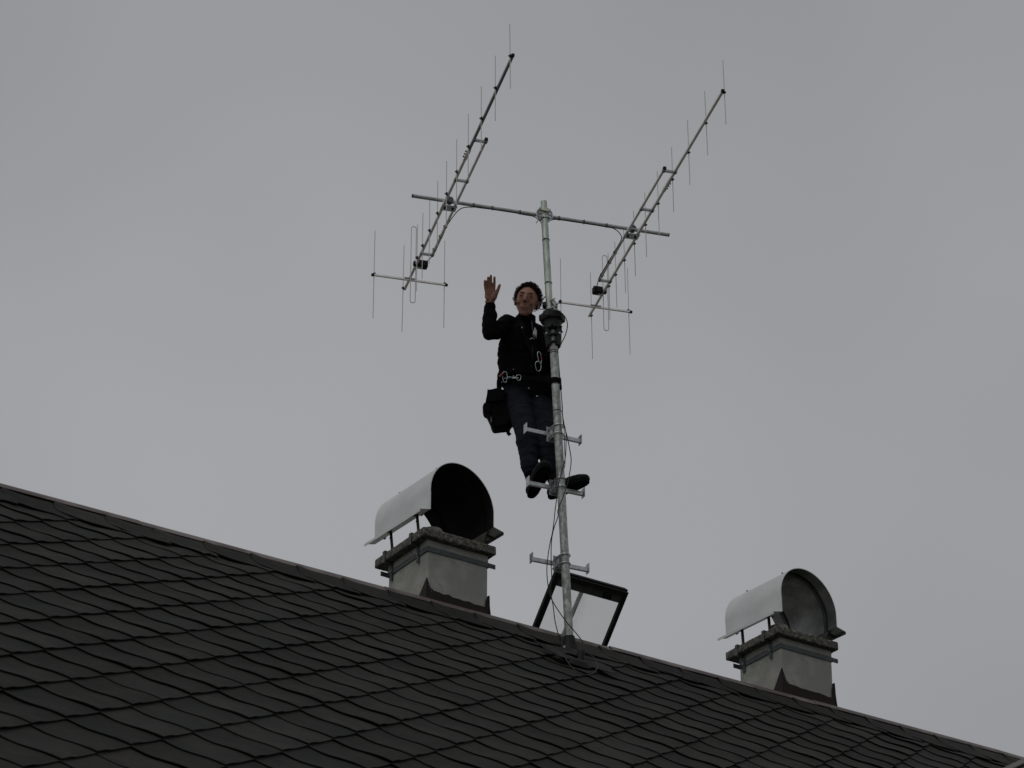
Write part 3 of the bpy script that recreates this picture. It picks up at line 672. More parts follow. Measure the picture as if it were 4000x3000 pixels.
# ------------------------------------------------------------------ the two yagi antennas
ZB = at_y(2124, 830, MY).z-.030
EL = [(-.96, 'd'), (-.852, .62), (-.667, .612), (-.437, .603), (-.18, .597), (.104, .592), (.417, .586), (.764, .58), (1.14, .574), (1.534, .566), (1.932, .556)]
FEEDS = {}
def yagi(side, label):
    xo = -.784 if side < 0 else .781
    ct0 = at_y(2124, 830, MY); C_ = Vector((ct0.x, ct0.y, ZB))+cx*xo-bx*(.02 if side > 0 else 0)
    Q = lambda b, c=0, z=0: C_+bx*b+cx*c+Z_*z
    out = side                                       # element clips sit on the outer side of the boom
    root = empty('yagi_antenna', C_, label, 'antenna', 'pair of yagi antennas on the cross boom'); og = C_
    MB().bar(Q(-1.352), Q(.67), Z_, .020, .020).build('boom', ALU, root, smooth=False, bevel=.0015)
    MB().bar(Q(.67), Q(1.945), Z_, .0195, .0195).build('front_boom', ALUD if side < 0 else ALU, root, smooth=False, bevel=.0015)
    MB().bar(Q(.60, 0, -.0), Q(.74, 0, 0), Z_, .025, .025).build('boom_joint', ALU, root, smooth=False, bevel=.001)
    for b in (.63, .665, .70): MB().lathe(Q(b, out*.012), cx*out, [(0, .006), (.012, .006)], 6).build('joint_bolt', BLACK, root, smooth=False)
    s = -side*.088
    MB().bar(Q(-.78, s), Q(.885, s), Z_, .018, .018).build('support_boom', ALU, root, smooth=False, bevel=.0015)
    MB().bar(Q(1.935), Q(1.955), Z_, .023, .023).build('boom_plug', BLACK, root, smooth=False, bevel=.003)
    MB().bar(Q(.87, s), Q(.90, s), Z_, .024, .024).build('support_plug', BLACK, root, smooth=False, bevel=.003)
    for b in (-.765, .325, .875):
        for db in (-.009, .009): MB().bar(Q(b+db, side*.014, -.012), Q(b+db, s-side*.014, -.012), Z_, .014, .006).build('spacer', ALUT, root, smooth=False, bevel=.001)
        for c_ in (0, s): MB().lathe(Q(b, c_, -.02), -Z_, [(0, .006), (.008, .006)], 6).build('spacer_bolt', BLACK, root, smooth=False)
    # bracket to the cross boom
    br = MB().box(Q(-.066, s/2, -.0135), cx*.060, bx*.040, Z_*.0025).build('bracket_plate', ZINC, root, smooth=False, bevel=.001)
    for c_ in (-.03, .03): MB().lathe(Q(-.065, s/2+c_, -.017), -Z_, [(0, .010), (.004, .010), (.004, .006), (.012, .006)], 8).build('bolt', BLACK, br, origin=og, smooth=False)
    MB().lathe(Q(-.034, s/2, .034), bx, [(-.022, .026), (.022, .026)], 20).build('clamp_saddle', STRAPM, root, bevel=.002)
    MB().tube([Q(-.034, s/2-.008, .05), Q(-.034, s/2-.008, .085)], .006, 8).build('clamp_bolt', BLACK, root)
    # reflectors: one on the boom end, two on the rear arm
    ra_ = Q(-1.17, 0, .004 if False else -.018)
    arm = MB().bar(Q(-1.17, -.303, -.018), Q(-1.17, .303, -.018), Z_, .0155, .0155).build('reflector_arm', ALU, root, smooth=False, bevel=.0012)
    for c_ in (-.303, .303): MB().bar(Q(-1.17, c_-.012, -.018), Q(-1.17, c_+.012, -.018), Z_, .020, .020).build('arm_plug', BLACK, arm, origin=og, smooth=False, bevel=.003)
    MB().box(Q(-1.17, 0, -.008), cx*.045, bx*.014, Z_*.003).build('arm_saddle', GALV, root, smooth=False)
    def element(b, c_, ln, nm='director'):
        tl2 = random.Random(int(b*1000)+side*7+int(c_*50)); lean = cx*tl2.uniform(-.006, .006)+bx*tl2.uniform(-.004, .004)
        e_ = MB().tube([Q(b, c_, -.0)-(Z_+lean)*ln/2, Q(b, c_)+(Z_+lean)*ln/2], .0031, 7).build(nm, ROD, root)
        hb = out*(-.008)
        cp = MB().box(Q(b, c_, 0)-cx*out*.004, cx*.009, bx*.0075, Z_*.0125); cp.box(Q(b, c_+out*.010, 0), cx*.0035, bx*.0035, Z_*.007)
        cp.build('clip', BLACK, e_, origin=og, smooth=False, bevel=.003)
    element(-1.335, out*.016, .82, 'reflector')
    for c_ in (-.29, .29): element(-1.185, c_, .82, 'reflector')
    for b, ln in EL:
        if ln == 'd': continue
        element(b, out*.017, ln)
    # folded dipole with its balun box
    hw_, hl = .0205, .355; pts = [Q(-.96, out*.021, -hl+.02)+Z_*0]
    loop = []
    for k in range(25):
        a = math.pi*k/24; loop.append(Q(-.96+hw_*math.cos(a)*.0, out*.021+hw_*math.cos(a), hl-hw_+hw_*math.sin(a)))
    for k in range(25):
        a = math.pi+math.pi*k/24; loop.append(Q(-.96, out*.021+hw_*math.cos(a), -hl+hw_+hw_*math.sin(a)))
    MB().tube(loop+[loop[0]], .0034, 7).build('folded_dipole', ROD, root)
    bxc = Q(-.945, -side*.052, .0)
    bxm = MB().box(bxc, cx*.040, bx*.030, Z_*.030); bo = bxm.build('balun_box', BLACK, root, smooth=True, bevel=.010)
    MB().box(Q(-.945, -side*.052, -.0)+cx*side*.022-Z_*.0305+bx*-.004, cx*.016, bx*.012, Z_*.0006).build('sticker', WHITE, bo, origin=og, smooth=False)
    MB().box(Q(-.945, out*.014), cx*.010, bx*.016, Z_*.018).build('dipole_mount', BLACK, root, smooth=False, bevel=.003)
    MB().tube([bxc-cx*side*.030+bx*.030, bxc-cx*side*.022+bx*.055], .007, 10).build('connector', BLACK, root)
    FEEDS[side] = (bxc-cx*side*.022+bx*.055, Q)
    return root
yagi(-1, 'yagi antenna above the waving hand, on the left end of the cross boom')
yagi(1, 'yagi antenna on the right end of the cross boom, right of the mast')

# ------------------------------------------------------------------ cables
def ties(cab, spots):
    for c, ax, r in spots: 
        t_ = MB().ring(c, ax, r, .0022, 22, 5); d = -Yv; t_.box(Vector(c)+Vector((-.35, -.9, 0)).normalized()*r, X_*.004, Yv*.003, Z_*.005); t_.build('cable_tie', BLACK, cab)
def cable_pts_top(side):
    s0_, Q = FEEDS[side]; s = -side*.088
    pts = [s0_, Q(-.80, s-side*.004, -.004)] + [Q(b, s-side*.013*(1 if side > 0 else -1)*0-side*.012, -.002) for b in (-.74, -.6, -.45)]
    return pts, Q
under = lambda t_, o=0: cc+cdir*t_-Z_*.016-bx*-.006+Z_*o
top_at = lambda f_, dx=0: t_lo.lerp(t_hi, f_)+X_*dx-Yv*.012
for side in (-1, 1):
    pts, Q = cable_pts_top(side)
    if side < 0:
        pts += [Q(-.30, .098, -.004), on_plane(1795, 818, ctop, bx)+bx*.0, on_plane(1843, 809, ctop, bx), under(-.50, -.004), under(-.38, 0), under(-.25, 0), under(-.16, -.006), on_plane(2085, 849, ctop, bx)+bx*.01, on_plane(2108, 875, ctop, bx)+bx*.03]
        dx = -.024
    else:
        pts += [Q(-.34, -.099, -.004), on_plane(2427, 935, ctop, bx), on_plane(2421, 912, ctop, bx), on_plane(2398, 893, ctop, bx), under(.50, -.003), under(.38, 0), under(.2, 0), under(.11, -.004), on_plane(2165, 860, ctop, bx)+bx*.01, on_plane(2143, 869, ctop, bx)+bx*.02]
        dx = -.018
    run = [top_at(f_, dx if side < 0 else dx*.3) + (Yv*.034 if side > 0 else Yv*.012) for f_ in (.80, .6, .4, .2)]
    # loop round the rotator, then down the right of the pole
    zf = .0 if side < 0 else .012
    run += [rt(1195, 440, .02+zf), rt(1150, 492, -.02+zf), rt(1114, 545, -.05+zf), rt(1135, 572, -.075+zf), rt(1215, 576, -.085+zf), rt(1300, 590, -.10+zf), rt(1375, 625, -.08+zf), rt(1418, 690, -.05+zf), rt(1428, 765, -.03+zf), rt(1400, 870, -.01+zf), rt(1355, 955, zf), rt(1327, 1010, zf), rt(1333, 1150, zf), rt(1350, 1350, zf), rt(1365, 1520, zf), rt(1374, 1640, zf)]
    c2_ = lambda a, b, d: at_y(1800+.3014*a, 1500+.3014*b, MY+d); c4_ = lambda a, b, d: at_y(1950+.41*a, 2000+.41*b, MY+d)
    if side < 0:
        run += [c2_(1318, 380, zf), c2_(1335, 520, -.03), c2_(1375, 670, -.04), c2_(1412, 850, -.04), c2_(1430, 1000, -.05), c2_(1405, 1190, -.06), c2_(1370, 1330, -.07), c2_(1310, 1500, -.07), c2_(1258, 1640, -.06)]
        run += [c4_(560, 40, -.05), c4_(517, 170, -.04), c4_(497, 300, -.02), c4_(495, 500, -.01), c4_(500, 620, -.02), c4_(490, 750, -.04), c4_(515, 900, -.05), c4_(532, 1040, -.06), c4_(572, 1200, -.09), c4_(605, 1330, -.13)]
        for a, b in ((660, 1440), (740, 1520), (820, 1552), (900, 1530), (935, 1470), (905, 1390), (835, 1352)): run.append(on_roof(1950+.41*a, 2000+.41*b, .075))
        run.append(gl0+Z_*.09)
    else:
        run += [c2_(1316, 380, zf), c2_(1335, 500, -.035), c2_(1362, 640, -.05), c2_(1362, 860, -.06), c2_(1345, 1000, -.06), c2_(1300, 1170, -.07), c2_(1262, 1320, -.08), c2_(1240, 1500, -.07), c2_(1222, 1640, -.05)]
        run += [c4_(525, 60, -.05), c4_(508, 190, -.05), c4_(480, 320, -.05), c4_(458, 480, -.06), c4_(456, 610, -.06), c4_(478, 770, -.05), c4_(520, 870, -.05), c4_(620, 1020, -.055), c4_(720, 1140, -.065), c4_(790, 1230, -.07), c4_(815, 1290, -.09), c4_(808, 1370, -.11), gl0+Z_*.085]
    root = empty('coaxial_cable', pts[0], ('black cable from the left antenna, ending in a loop on the tiles' if side < 0 else 'black cable from the right antenna, crossing in front of the mast foot'), 'cable', 'antenna cables')
    MB().tube(spline(pts+run, 5), .0036, 8).build('cable_sheath', CABLE, root)
    if side < 0:
        ties(root, [(cc+cdir*t_, cdir, .0175) for t_ in (-.56, -.41, -.19)]); ties(root, [(Q(b, .088, 0), bx, .015) for b in (-.35, -.5, -.7)])
        ties(root, [(t_lo.lerp(t_hi, f_), rax, .028) for f_ in (.70, .865)])
    else:
        ties(root, [(cc+cdir*t_, cdir, .0175) for t_ in (.125, .325, .51)]); ties(root, [(Q(b, -.088, 0), bx, .015) for b in (-.35, -.5, -.7)])
        ties(root, [(t_lo.lerp(t_hi, f_), rax, .028) for f_ in (.37,)])
# rotator control lead
cpts = [rt(1310, 985, .01), rt(1325, 1040, .022), rt(1338, 1250, .03), rt(1356, 1400, .03), rt(1372, 1650, .03), c2_(1322, 470, .03), c2_(1340, 620, .03), c2_(1345, 830, .035), c2_(1350, 1040, .045), c2_(1315, 1190, .05), c2_(1300, 1400, .045), c2_(1320, 1640, .045), c4_(625, 240, .045), c4_(640, 700, .045), c4_(665, 1180, .045)]
o = MB().tube(spline(cpts, 5), .003, 7).build('control_lead', CABLE); tag(o, 'thin black control lead running down from the rotator behind the pole', 'cable', 'antenna cables')

# ------------------------------------------------------------------ the man on the mast
c1 = lambda a, b, d=0: at_y(1700+.3616*a, 1000+.3616*b, MY+d)
fp = lambda a, b, d=0: at_y(a, b, MY+d)
sh_r, sh_l = fp(1976, 1272, .33), fp(2122, 1330, .40)
el_r, wr_r = fp(1912, 1303, .14), fp(1915, 1192, .12)
el_l = c1(1225, 1180, .33); wr_l = c1(1262, 1010, .13)
neck, chest, waist, pelv = fp(2052, 1256, .34), fp(2050, 1360, .38), fp(2046, 1462, .42), fp(2062, 1530, .46)
hip_r, hip_l = fp(2022, 1545, .46), fp(2112, 1556, .46)
kn_r, an_r = fp(2056, 1690, .23), fp(2070, 1826, .15)
kn_l, an_l = fp(2133, 1692, .27), fp(2154, 1836, .19)
man = empty('person', an_r.lerp(an_l, .5), 'man in black jacket and dark jeans standing behind the mast on its steps, waving', 'person')
X_ = Vector((1, 0, 0))
# head frame: tipped down towards the viewer and rolled to the right of the picture
HC = fp(2058, 1180, .235)
hf = Matrix.Rotation(R(10), 3, 'Y') @ Matrix.Rotation(R(13), 3, 'X') @ Matrix.Rotation(R(-4), 3, 'Z')
HS = 1.17
hd = lambda x, y, z: HC + hf @ Vector((x, y, z))*HS
body = MB()
sc_ = Matrix.Diagonal((HS, HS, HS)).to_3x3()
def E_(c, r, seg=16): body.ell(hd(*c), (r[0]*HS, r[1]*HS, r[2]*HS), hf, seg)
E_((0, .020, .030), (.076, .094, .088)); E_((0, -.030, .012), (.066, .060, .075)); E_((0, -.022, -.036), (.059, .060, .058)); E_((0, -.057, -.096), (.023, .018, .017)); E_((0, -.036, -.074), (.041, .042, .034))
E_((.036, -.061, -.020), (.023, .018, .026), 12); E_((-.036, -.061, -.020), (.023, .018, .026), 12); E_((0, -.060, -.040), (.036, .026, .030), 12)
E_((0, -.080, .033), (.046, .010, .011), 10)
body.tube([hd(0, -.086, .026), hd(0, -.098, .004), hd(0, -.107, -.018)], [.008, .0110, .0135], 10, rnd=2)
for s in (-1, 1):
    E_((s*.011, -.094, -.022), (.009, .011, .008), 8); E_((s*.077, .018, .0), (.009, .018, .031), 10)
E_((0, -.073, -.058), (.032, .013, .018), 12)
body.tube([hd(0, .03, -.05), neck+Vector((0, .0, 0))], [.050, .056], 16, rnd=2)
body.tube([neck+Vector((0, 0, -.03)), chest, waist, pelv], [(.06, .055), (.15, .10), (.14, .095), (.155, .10)], 20, side=X_, rnd=3)
for a, b, c_, r in ((sh_r, el_r, wr_r, 1), (sh_l, el_l, wr_l, 1)):
    body.tube([chest.lerp(neck, .35), a, a.lerp(b, .5), b], [.045, .048, .045, .037], 14, rnd=2); body.tube([b, b.lerp(c_, .35), c_], [.037, .038, .027], 14, rnd=2)
for a, b, c_ in ((hip_r, kn_r, an_r), (hip_l, kn_l, an_l)):
    body.tube([a, a.lerp(b, .5), b], [.082, .070, .053], 16, rnd=2); body.tube([b, b.lerp(c_, .35), c_], [.053, .053, .034], 16, rnd=2)
for a, dv, ox in ((an_r, Vector((.09, -.20, 0)), .034), (an_l, Vector((.17, -.11, 0)), .058)):
    f0 = Vector((a.x+ox, a.y, STEPZ[1].z+.080)); body.tube([a+Vector((0, 0, .01)), f0, f0+dv*.3+Z_*.012, f0+dv*.6+Z_*.035], [.030, .026, .024, .016], 12, rnd=2)
# raised right hand: palm to the viewer, fingers up
DH = depth(wr_r)-.005
h5 = lambda x, y, d=0: at_d(1850+.1627*x, 1050+.1627*y, DH+d)
body.tube([wr_r, h5(392, 860, 0), h5(392, 780, -.004)], [(.034, .025), (.034, .022), (.040, .019)], 14, side=X_, rnd=2)
def finger(pts, rad, rn=3): body.tube([h5(*p) for p in pts], rad, 12, rnd=rn)
finger([(385, 760, 0), (330, 600, -.002), (283, 470, -.002), (270, 370, -.006), (272, 288, -.012)], [.018, .0175, .0104, .0097, .0088])
finger([(388, 760, 0), (368, 600, .002), (348, 440, .002), (347, 320, -.004), (350, 212, -.011)], [.018, .018, .0114, .0107, .0094])
finger([(395, 760, 0), (415, 600, .003), (412, 430, .004), (415, 290, -.002), (416, 166, -.009)], [.018, .018, .0115, .0108, .0095])
finger([(405, 760, 0), (470, 600, .002), (492, 450, .002), (500, 320, -.003), (501, 206, -.008)], [.018, .018, .0114, .0107, .0093])
finger([(430, 770, -.004), (490, 680, -.014), (545, 580, -.020), (590, 490, -.020), (618, 410, -.018), (628, 392, -.018)], [.022, .024, .0165, .0130, .0112, .0098])
body.ell(h5(322, 640, -.004), (.019, .013, .040)); body.ell(h5(400, 560, .006), (.036, .010, .030))
# left hand gripping the pole behind the rotator
pc_ = mast_at(1375)+Z_*0; 
hv = c1(1268, 975, .085)
body.tube([wr_l, hv], [(.029, .022), (.042, .018)], 12, side=X_, rnd=2)
for k in range(4):
    z = .030-.020*k; c0_ = Vector((pc_.x, MY, hv.z+z-.01)); pts = []
    for q_ in range(5):
        a = R(75-q_*30); pts.append(c0_+Vector((math.cos(a)*.044, math.sin(a)*.044, 0)))
    pts[-1] = pts[-1]; body.tube([hv+Vector((.012, -.012, z*.8))]+pts[:3+(k < 3)], .0085, 9, rnd=2)
body.tube([hv+Vector((-.02, -.005, .02)), Vector((pc_.x-.042, MY+.03, hv.z+.03)), Vector((pc_.x-.044, MY+.0, hv.z+.045))], [.013, .011, .009], 9, rnd=2)
def dskin(p, n_): return 0
bme = remesh(body, .0038, 1)
bm = bmesh.new(); bm.from_mesh(bme)
hv_ = [v for v in bm.verts if (v.co-HC).length < .17 and (hf.transposed() @ (v.co-HC)).y < -.02]
for _ in range(7): bmesh.ops.smooth_vert(bm, verts=hv_, factor=.5, use_axis_x=True, use_axis_y=True, use_axis_z=True)
bm.to_mesh(bme); bm.free()
mesh_obj('body', bme, SKIN, man)
# face details
for s in (-1, 1):
    ec = (s*.0315, -.0765, .014)
    e_ = MB().ell(hd(*ec), (.0115*HS, .008*HS, .0042*HS), hf).build('eye', EYEW, man)
    MB().ell(hd(ec[0], ec[1]-.0075, ec[2]-.0005), (.0072*HS, .0045*HS, .0042*HS), hf).build('iris', EYEB, e_, origin=ORG[man.name])
    MB().tube([hd(ec[0]-.015, ec[1]-.001, ec[2]+.003), hd(ec[0], ec[1]-.0065, ec[2]+.0062), hd(ec[0]+.015, ec[1]-.001, ec[2]+.003)], [.0015, .0028, .0015], 8, rnd=1).build('eyelid', SKIN, man)
    MB().tube([hd(s*.014, -.0922, .0335), hd(s*.030, -.0902, .0375), hd(s*.047, -.078, .0345)], [(.0028, .0020), (.0032, .0022), (.0016, .0014)], 8, side=hf @ Z_, rnd=1).build('eyebrow', HAIR, man)
lp_ = [hd(-.031, -.0715, -.049), hd(-.017, -.0812, -.0565), hd(0, -.0845, -.0588), hd(.017, -.0812, -.0565), hd(.031, -.0715, -.049)]
MB().tube(spline(lp_, 4), .0024, 8, rnd=1).build('lips', LIPS, man)
# curly hair
hair = MB(); rr = random.Random(3)
def scalp(th, ph, k=1.0): # th from top, ph around (0 = back)
    return Vector((.079*math.sin(th)*math.sin(ph), .020+.097*math.sin(th)*math.cos(ph), .034+.090*math.cos(th)))*1.0
cap = MB(); G1, G2 = 40, 20; vs = []; ok = []
for a in range(G2+1):
    for b in range(G1):
        ph = 2*math.pi*b/G1; front = .5-.5*math.cos(ph)       # 1 at the face
        lim = R(128)*(1-front)+R(42)*front if front < .35 or True else 0
        side_ = abs(math.sin(ph)); lim += R(27)*side_**3*(front > .1)
        th = lim*a/G2; vs.append(hd(*(scalp(th, ph)*1.0+Vector((0, 0, .004)))))
fs = [(a*G1+b, a*G1+(b+1) % G1, (a+1)*G1+(b+1) % G1, (a+1)*G1+b) for a in range(G2) for b in range(G1)]
hair.add(vs, fs)
for k in range(1700):
    ph = rr.uniform(0, 2*math.pi); front = .5-.5*math.cos(ph); side_ = abs(math.sin(ph))
    lim = R(126)*(1-front)+R(43)*front+R(27)*side_**3*(front > .1)
    th = lim*math.sqrt(rr.uniform(0, 1)); p = scalp(th, ph); nrm = Vector((p.x/.079**2, (p.y-.02)/.097**2, (p.z-.034)/.09**2)).normalized()
    ax = (nrm.cross(Vector((rr.uniform(-1, 1), rr.uniform(-1, 1), rr.uniform(-1, 1))))).normalized(); ax = (ax+nrm*rr.uniform(-.5, .5)).normalized()
    r = rr.uniform(.0045, .0105); lift = rr.uniform(-.005, .009)+(.004 if front < .5 else 0); c = p+nrm*lift
    x = ax.orthogonal().normalized(); y = ax.cross(x); a0 = rr.uniform(0, 6.3); pts = []
    for q_ in range(9):
        a = a0+q_*rr.uniform(.55, .75); rad_ = r*(1-.03*q_); pts.append(hd(*(c+x*rad_*math.cos(a)+y*rad_*math.sin(a)+ax*.0018*q_)))
    t0 = rr.uniform(.0008, .0017); hair.tube(pts, [t0]*8+[.0005], 5)
for k in range(150):
    ph = rr.uniform(0, 2*math.pi); front = .5-.5*math.cos(ph); side_ = abs(math.sin(ph))
    lim = R(118)*(1-front)+R(42)*front+R(29)*side_**3*(front > .1); th = lim*rr.uniform(.15, 1)**.6; p = scalp(th, ph)
    nrm = Vector((p.x/.079**2, (p.y-.02)/.097**2, (p.z-.034)/.09**2)).normalized(); tg = nrm.orthogonal().normalized(); tg = Quaternion(nrm, rr.uniform(0, 6.28)) @ tg
    r = rr.uniform(.007, .013); c = p+nrm*rr.uniform(.004, .011); pts = []
    for q_ in range(13):
        a = -1.2+q_*.42; pts.append(hd(*(c+nrm*r*math.sin(a)+tg*r*math.cos(a)+nrm.cross(tg)*.0012*q_)))
    hair.tube(pts, [.0013]*12+[.0005], 5)
hair.build('hair', HAIR, man)
# jacket
def fold(sc, am, st=Vector((1, 1, 1))):
    def f_(p, n_):
        q_ = Vector((p.x*st.x, p.y*st.y, p.z*st.z)); return am*(noise.noise(q_*sc)+.5*noise.noise(q_*sc*2.1))
    return f_
jk = MB()
jk.tube([neck+Vector((0, 0, -.01)), neck.lerp(chest, .35), chest+X_*.006, waist.lerp(chest, .4)+X_*.012, waist+X_*.014, waist+Vector((.018, .012, -.035))], [(.085, .08), (.175, .110), (.215, .130), (.214, .13), (.208, .126), (.205, .126)], 28, side=X_, rnd=3)
jk.tube([chest.lerp(neck, .55)+Vector((-.05, 0, .01)), sh_r+Vector((.005, 0, .012)), sh_r.lerp(el_r, .55), el_r], [.088, .078, .068, .058], 18, rnd=3)
jk.tube([el_r, el_r.lerp(wr_r, .3), el_r.lerp(wr_r, .78), el_r.lerp(wr_r, .97)], [.058, .059, .050, .043], 18, rnd=1)
jk.tube([chest.lerp(neck, .5)+Vector((.03, 0, 0)), sh_l, sh_l.lerp(el_l, .55), el_l], [.085, .070, .058, .050], 18, rnd=3)
jk.tube([el_l, el_l.lerp(wr_l, .5), el_l.lerp(wr_l, .92)], [.050, .045, .037], 16, rnd=1)
jk.tube([neck+Vector((0, 0, -.03)), fp(2055, 1236, .32)], [(.085, .08), (.070, .068)], 20, side=X_)
mesh_obj('jacket', remesh(jk, .008, 3, fold(12, .009, Vector((.8, .8, 1.7)))), JACK, man)
cuff = MB().tube([el_r.lerp(wr_r, .90), el_r.lerp(wr_r, 1.03)], [.041, .039], 20); cuff.build('cuff', JACK, man, bevel=.002)
cl2 = MB(); cc0 = fp(2055, 1250, .315); ud = (hf @ Vector((0, 0, 1)))
cl2.lathe(cc0-ud*.02, ud, [(0, .078), (.035, .073), (.058, .069), (.058, .064), (.03, .066)], 28, False).build('collar', JACK, man)
MB().prism([c1(1078, 765, .16), c1(1098, 805, .16), c1(1095, 868, .16), c1(1052, 835, .16)], Yv*.05).build('shirt', SHIRT, man, smooth=False, bevel=.004)
MB().tube(spline([c1(1040, 700, .23), c1(1052, 790, .215), c1(1060, 870, .21), c1(1055, 1000, .215), c1(1040, 1200, .25)], 4), .004, 6).build('zip', mat('grey_zip', (.03, .03, .032), .5, .5), man)
# jeans
jn = MB()
jn.tube([pelv+Vector((0, 0, .085)), pelv, pelv-Vector((0, 0, .07))], [(.178, .118), (.188, .125), (.17, .12)], 24, side=X_, rnd=3)
jn.tube([hip_r, hip_r.lerp(kn_r, .35), hip_r.lerp(kn_r, .75), kn_r], [.108, .104, .090, .084], 20, rnd=3)
jn.tube([kn_r, kn_r.lerp(an_r, .3), kn_r.lerp(an_r, .7), kn_r.lerp(an_r, 1.06)], [.084, .084, .071, .063], 20, rnd=2)
jn.tube([hip_l, hip_l.lerp(kn_l, .35), hip_l.lerp(kn_l, .75), kn_l], [.102, .098, .087, .082], 20, rnd=3)
jn.tube([kn_l, kn_l.lerp(an_l, .3), kn_l.lerp(an_l, .7), kn_l.lerp(an_l, 1.04)], [.082, .084, .076, .064], 20, rnd=2)
mesh_obj('jeans', remesh(jn, .0085, 2, fold(12, .009, Vector((.5, .6, 2.0)))), JEAN, man)
# boots
def boot_(an, dv, zsole, tilt, k=1.0, wk=1.2, sh=0):
    d0_ = dv.normalized(); s = Vector((-d0_.y, d0_.x, 0)); d = (d0_*math.cos(tilt)+Z_*math.sin(tilt)); up2 = (Z_*math.cos(tilt)-d0_*math.sin(tilt))
    h0 = Vector((an.x, an.y, zsole))-d0_*.055
    b = MB(); pos = lambda t_, z: h0+d*t_*k+up2*z*k
    b.tube([pos(.0, .045), pos(.08, .052), pos(.17, .050), pos(.25, .042), pos(.29, .036)], [(.038*wk, .044*k), (.042*wk, .050*k), (.049*wk, .050*k), (.047*wk, .044*k), (.038*wk, .034*k)], 18, side=s, rnd=3)
    b.tube([pos(.05, .04), pos(.05, .10), Vector((an.x-sh, an.y, an.z))-Z_*.005, Vector((an.x-sh, an.y, an.z))+Z_*.02], [(.044, .052), (.052, .058), (.058, .060), (.054, .056)], 18, side=s, rnd=2)
    o = mesh_obj('boot', remesh(b, .006, 3), BOOTM, man)
    out = []
    for q_ in range(28):
        a = 2*math.pi*q_/28; ca, sa = math.cos(a), math.sin(a); t_ = .145+.178*ca; sa = math.copysign(abs(sa)**.62, sa); wd = .046+.005*ca-.008*math.exp(-((t_-.10)/.05)**2); out.append(pos(t_-.008, 0)+s*sa*wd*wk)
    MB().prism(out, up2*.024).build('sole', SOLE, o, origin=ORG[man.name], bevel=.004)
zs2 = STEPZ[1].z-.006
boot_(an_r+X_*.034, Vector((.090, -.250, 0)), zs2+.014, R(15), 1.04, 1.22, .034); boot_(an_l+X_*.058, Vector((.215, -.135, 0)), zs2+.004, R(9), .98, 1.16, .058)
# harness: belt, shoulder and leg straps
har = MB()
def ring_pts(c, ra, rb, n=28, tilt=0): return [c+Vector((ra*math.cos(2*math.pi*k/n), rb*math.sin(2*math.pi*k/n), tilt*math.cos(2*math.pi*k/n))) for k in range(n+1)]
belt = MB().strip(ring_pts(fp(2048, 1480, .425), .203, .142, tilt=-.01), Z_, .05, .008).build('harness_belt', WEB, man)
for pts in ([c1(930, 690, .26), c1(945, 780, .215), c1(985, 900, .22), c1(1040, 1010, .222), c1(1085, 1090, .225)], [c1(1075, 740, .24), c1(1085, 850, .20), c1(1080, 960, .21), c1(1095, 1080, .222), c1(1110, 1200, .25), c1(1120, 1310, .27)], [c1(1085, 1085, .222), c1(1010, 1180, .245), c1(930, 1300, .275)]):
    MB().strip(spline(pts, 4), X_, .038, .006).build('chest_strap', WEB, man)
MB().strip(spline([fp(1978, 1600, .50), fp(1990, 1578, .40), fp(2018, 1562, .345), fp(2052, 1545, .335), fp(2085, 1532, .345)], 4), Z_, .05, .006).build('leg_strap', WEB, man)
MB().strip(spline([fp(2085, 1532, .345), fp(2120, 1540, .34), fp(2150, 1556, .345), fp(2176, 1572, .37)], 4), Z_, .06, .006).build('leg_strap', WEB, man)
MB().box(fp(2098, 1548, .325), X_*.007, Yv*.004, Z_*.005).build('buckle', STEEL, man, smooth=False, bevel=.002)
MB().box(c1(1010, 1430, .31), X_*.006, Yv*.003, Z_*.004).build('buckle', STEEL, man, smooth=False, bevel=.002)
MB().ring(c1(1050, 905, .19), Vector((0, -1, .3)), .017, .0024, 18, 6, arc=math.pi*.9, start=math.pi*.05, x=X_).build('chest_ring', STEEL, man)
MB().ell(c1(938, 775, .205), (.005, .004, .007)).build('zip_pull', STEEL, man)
# dark jacket tail over the left hip
jt = MB(); jt.ell(fp(2128, 1540, .41), (.09, .10, .12)); jt.ell(fp(2150, 1520, .38), (.07, .08, .10))
mesh_obj('jacket_tail', remesh(jt, .010, 2, fold(14, .010)), JACK, man)
# positioning lanyard round the pole
lz = mast_at(1490)
L0 = c1(925, 1312, .265); pts = [L0, c1(1000, 1318, .262), c1(1100, 1325, .265), c1(1180, 1328, .22), c1(1235, 1330, .10)]
for k in range(9):
    a = R(190+k*20); pts.append(lz+Vector((math.cos(a)*.037, math.sin(a)*.037, -.008*k/8)))
pts += [lz+Vector((.036, .06, -.02)), c1(1290, 1400, .25), c1(1262, 1410, .36)]
lan = empty('lanyard', L0, 'wide black strap looped around the pole in front of the man at his waist', 'strap')
MB().strip(spline(pts, 4), Z_, .043, .006).build('webbing', WEB, lan)
MB().strip([lz+Vector((.039, -.005, .02)), lz+Vector((.041, -.006, -.03)), lz+Vector((.044, -.004, -.065))], Yv, .03, .006).build('strap_end', WEB, lan)
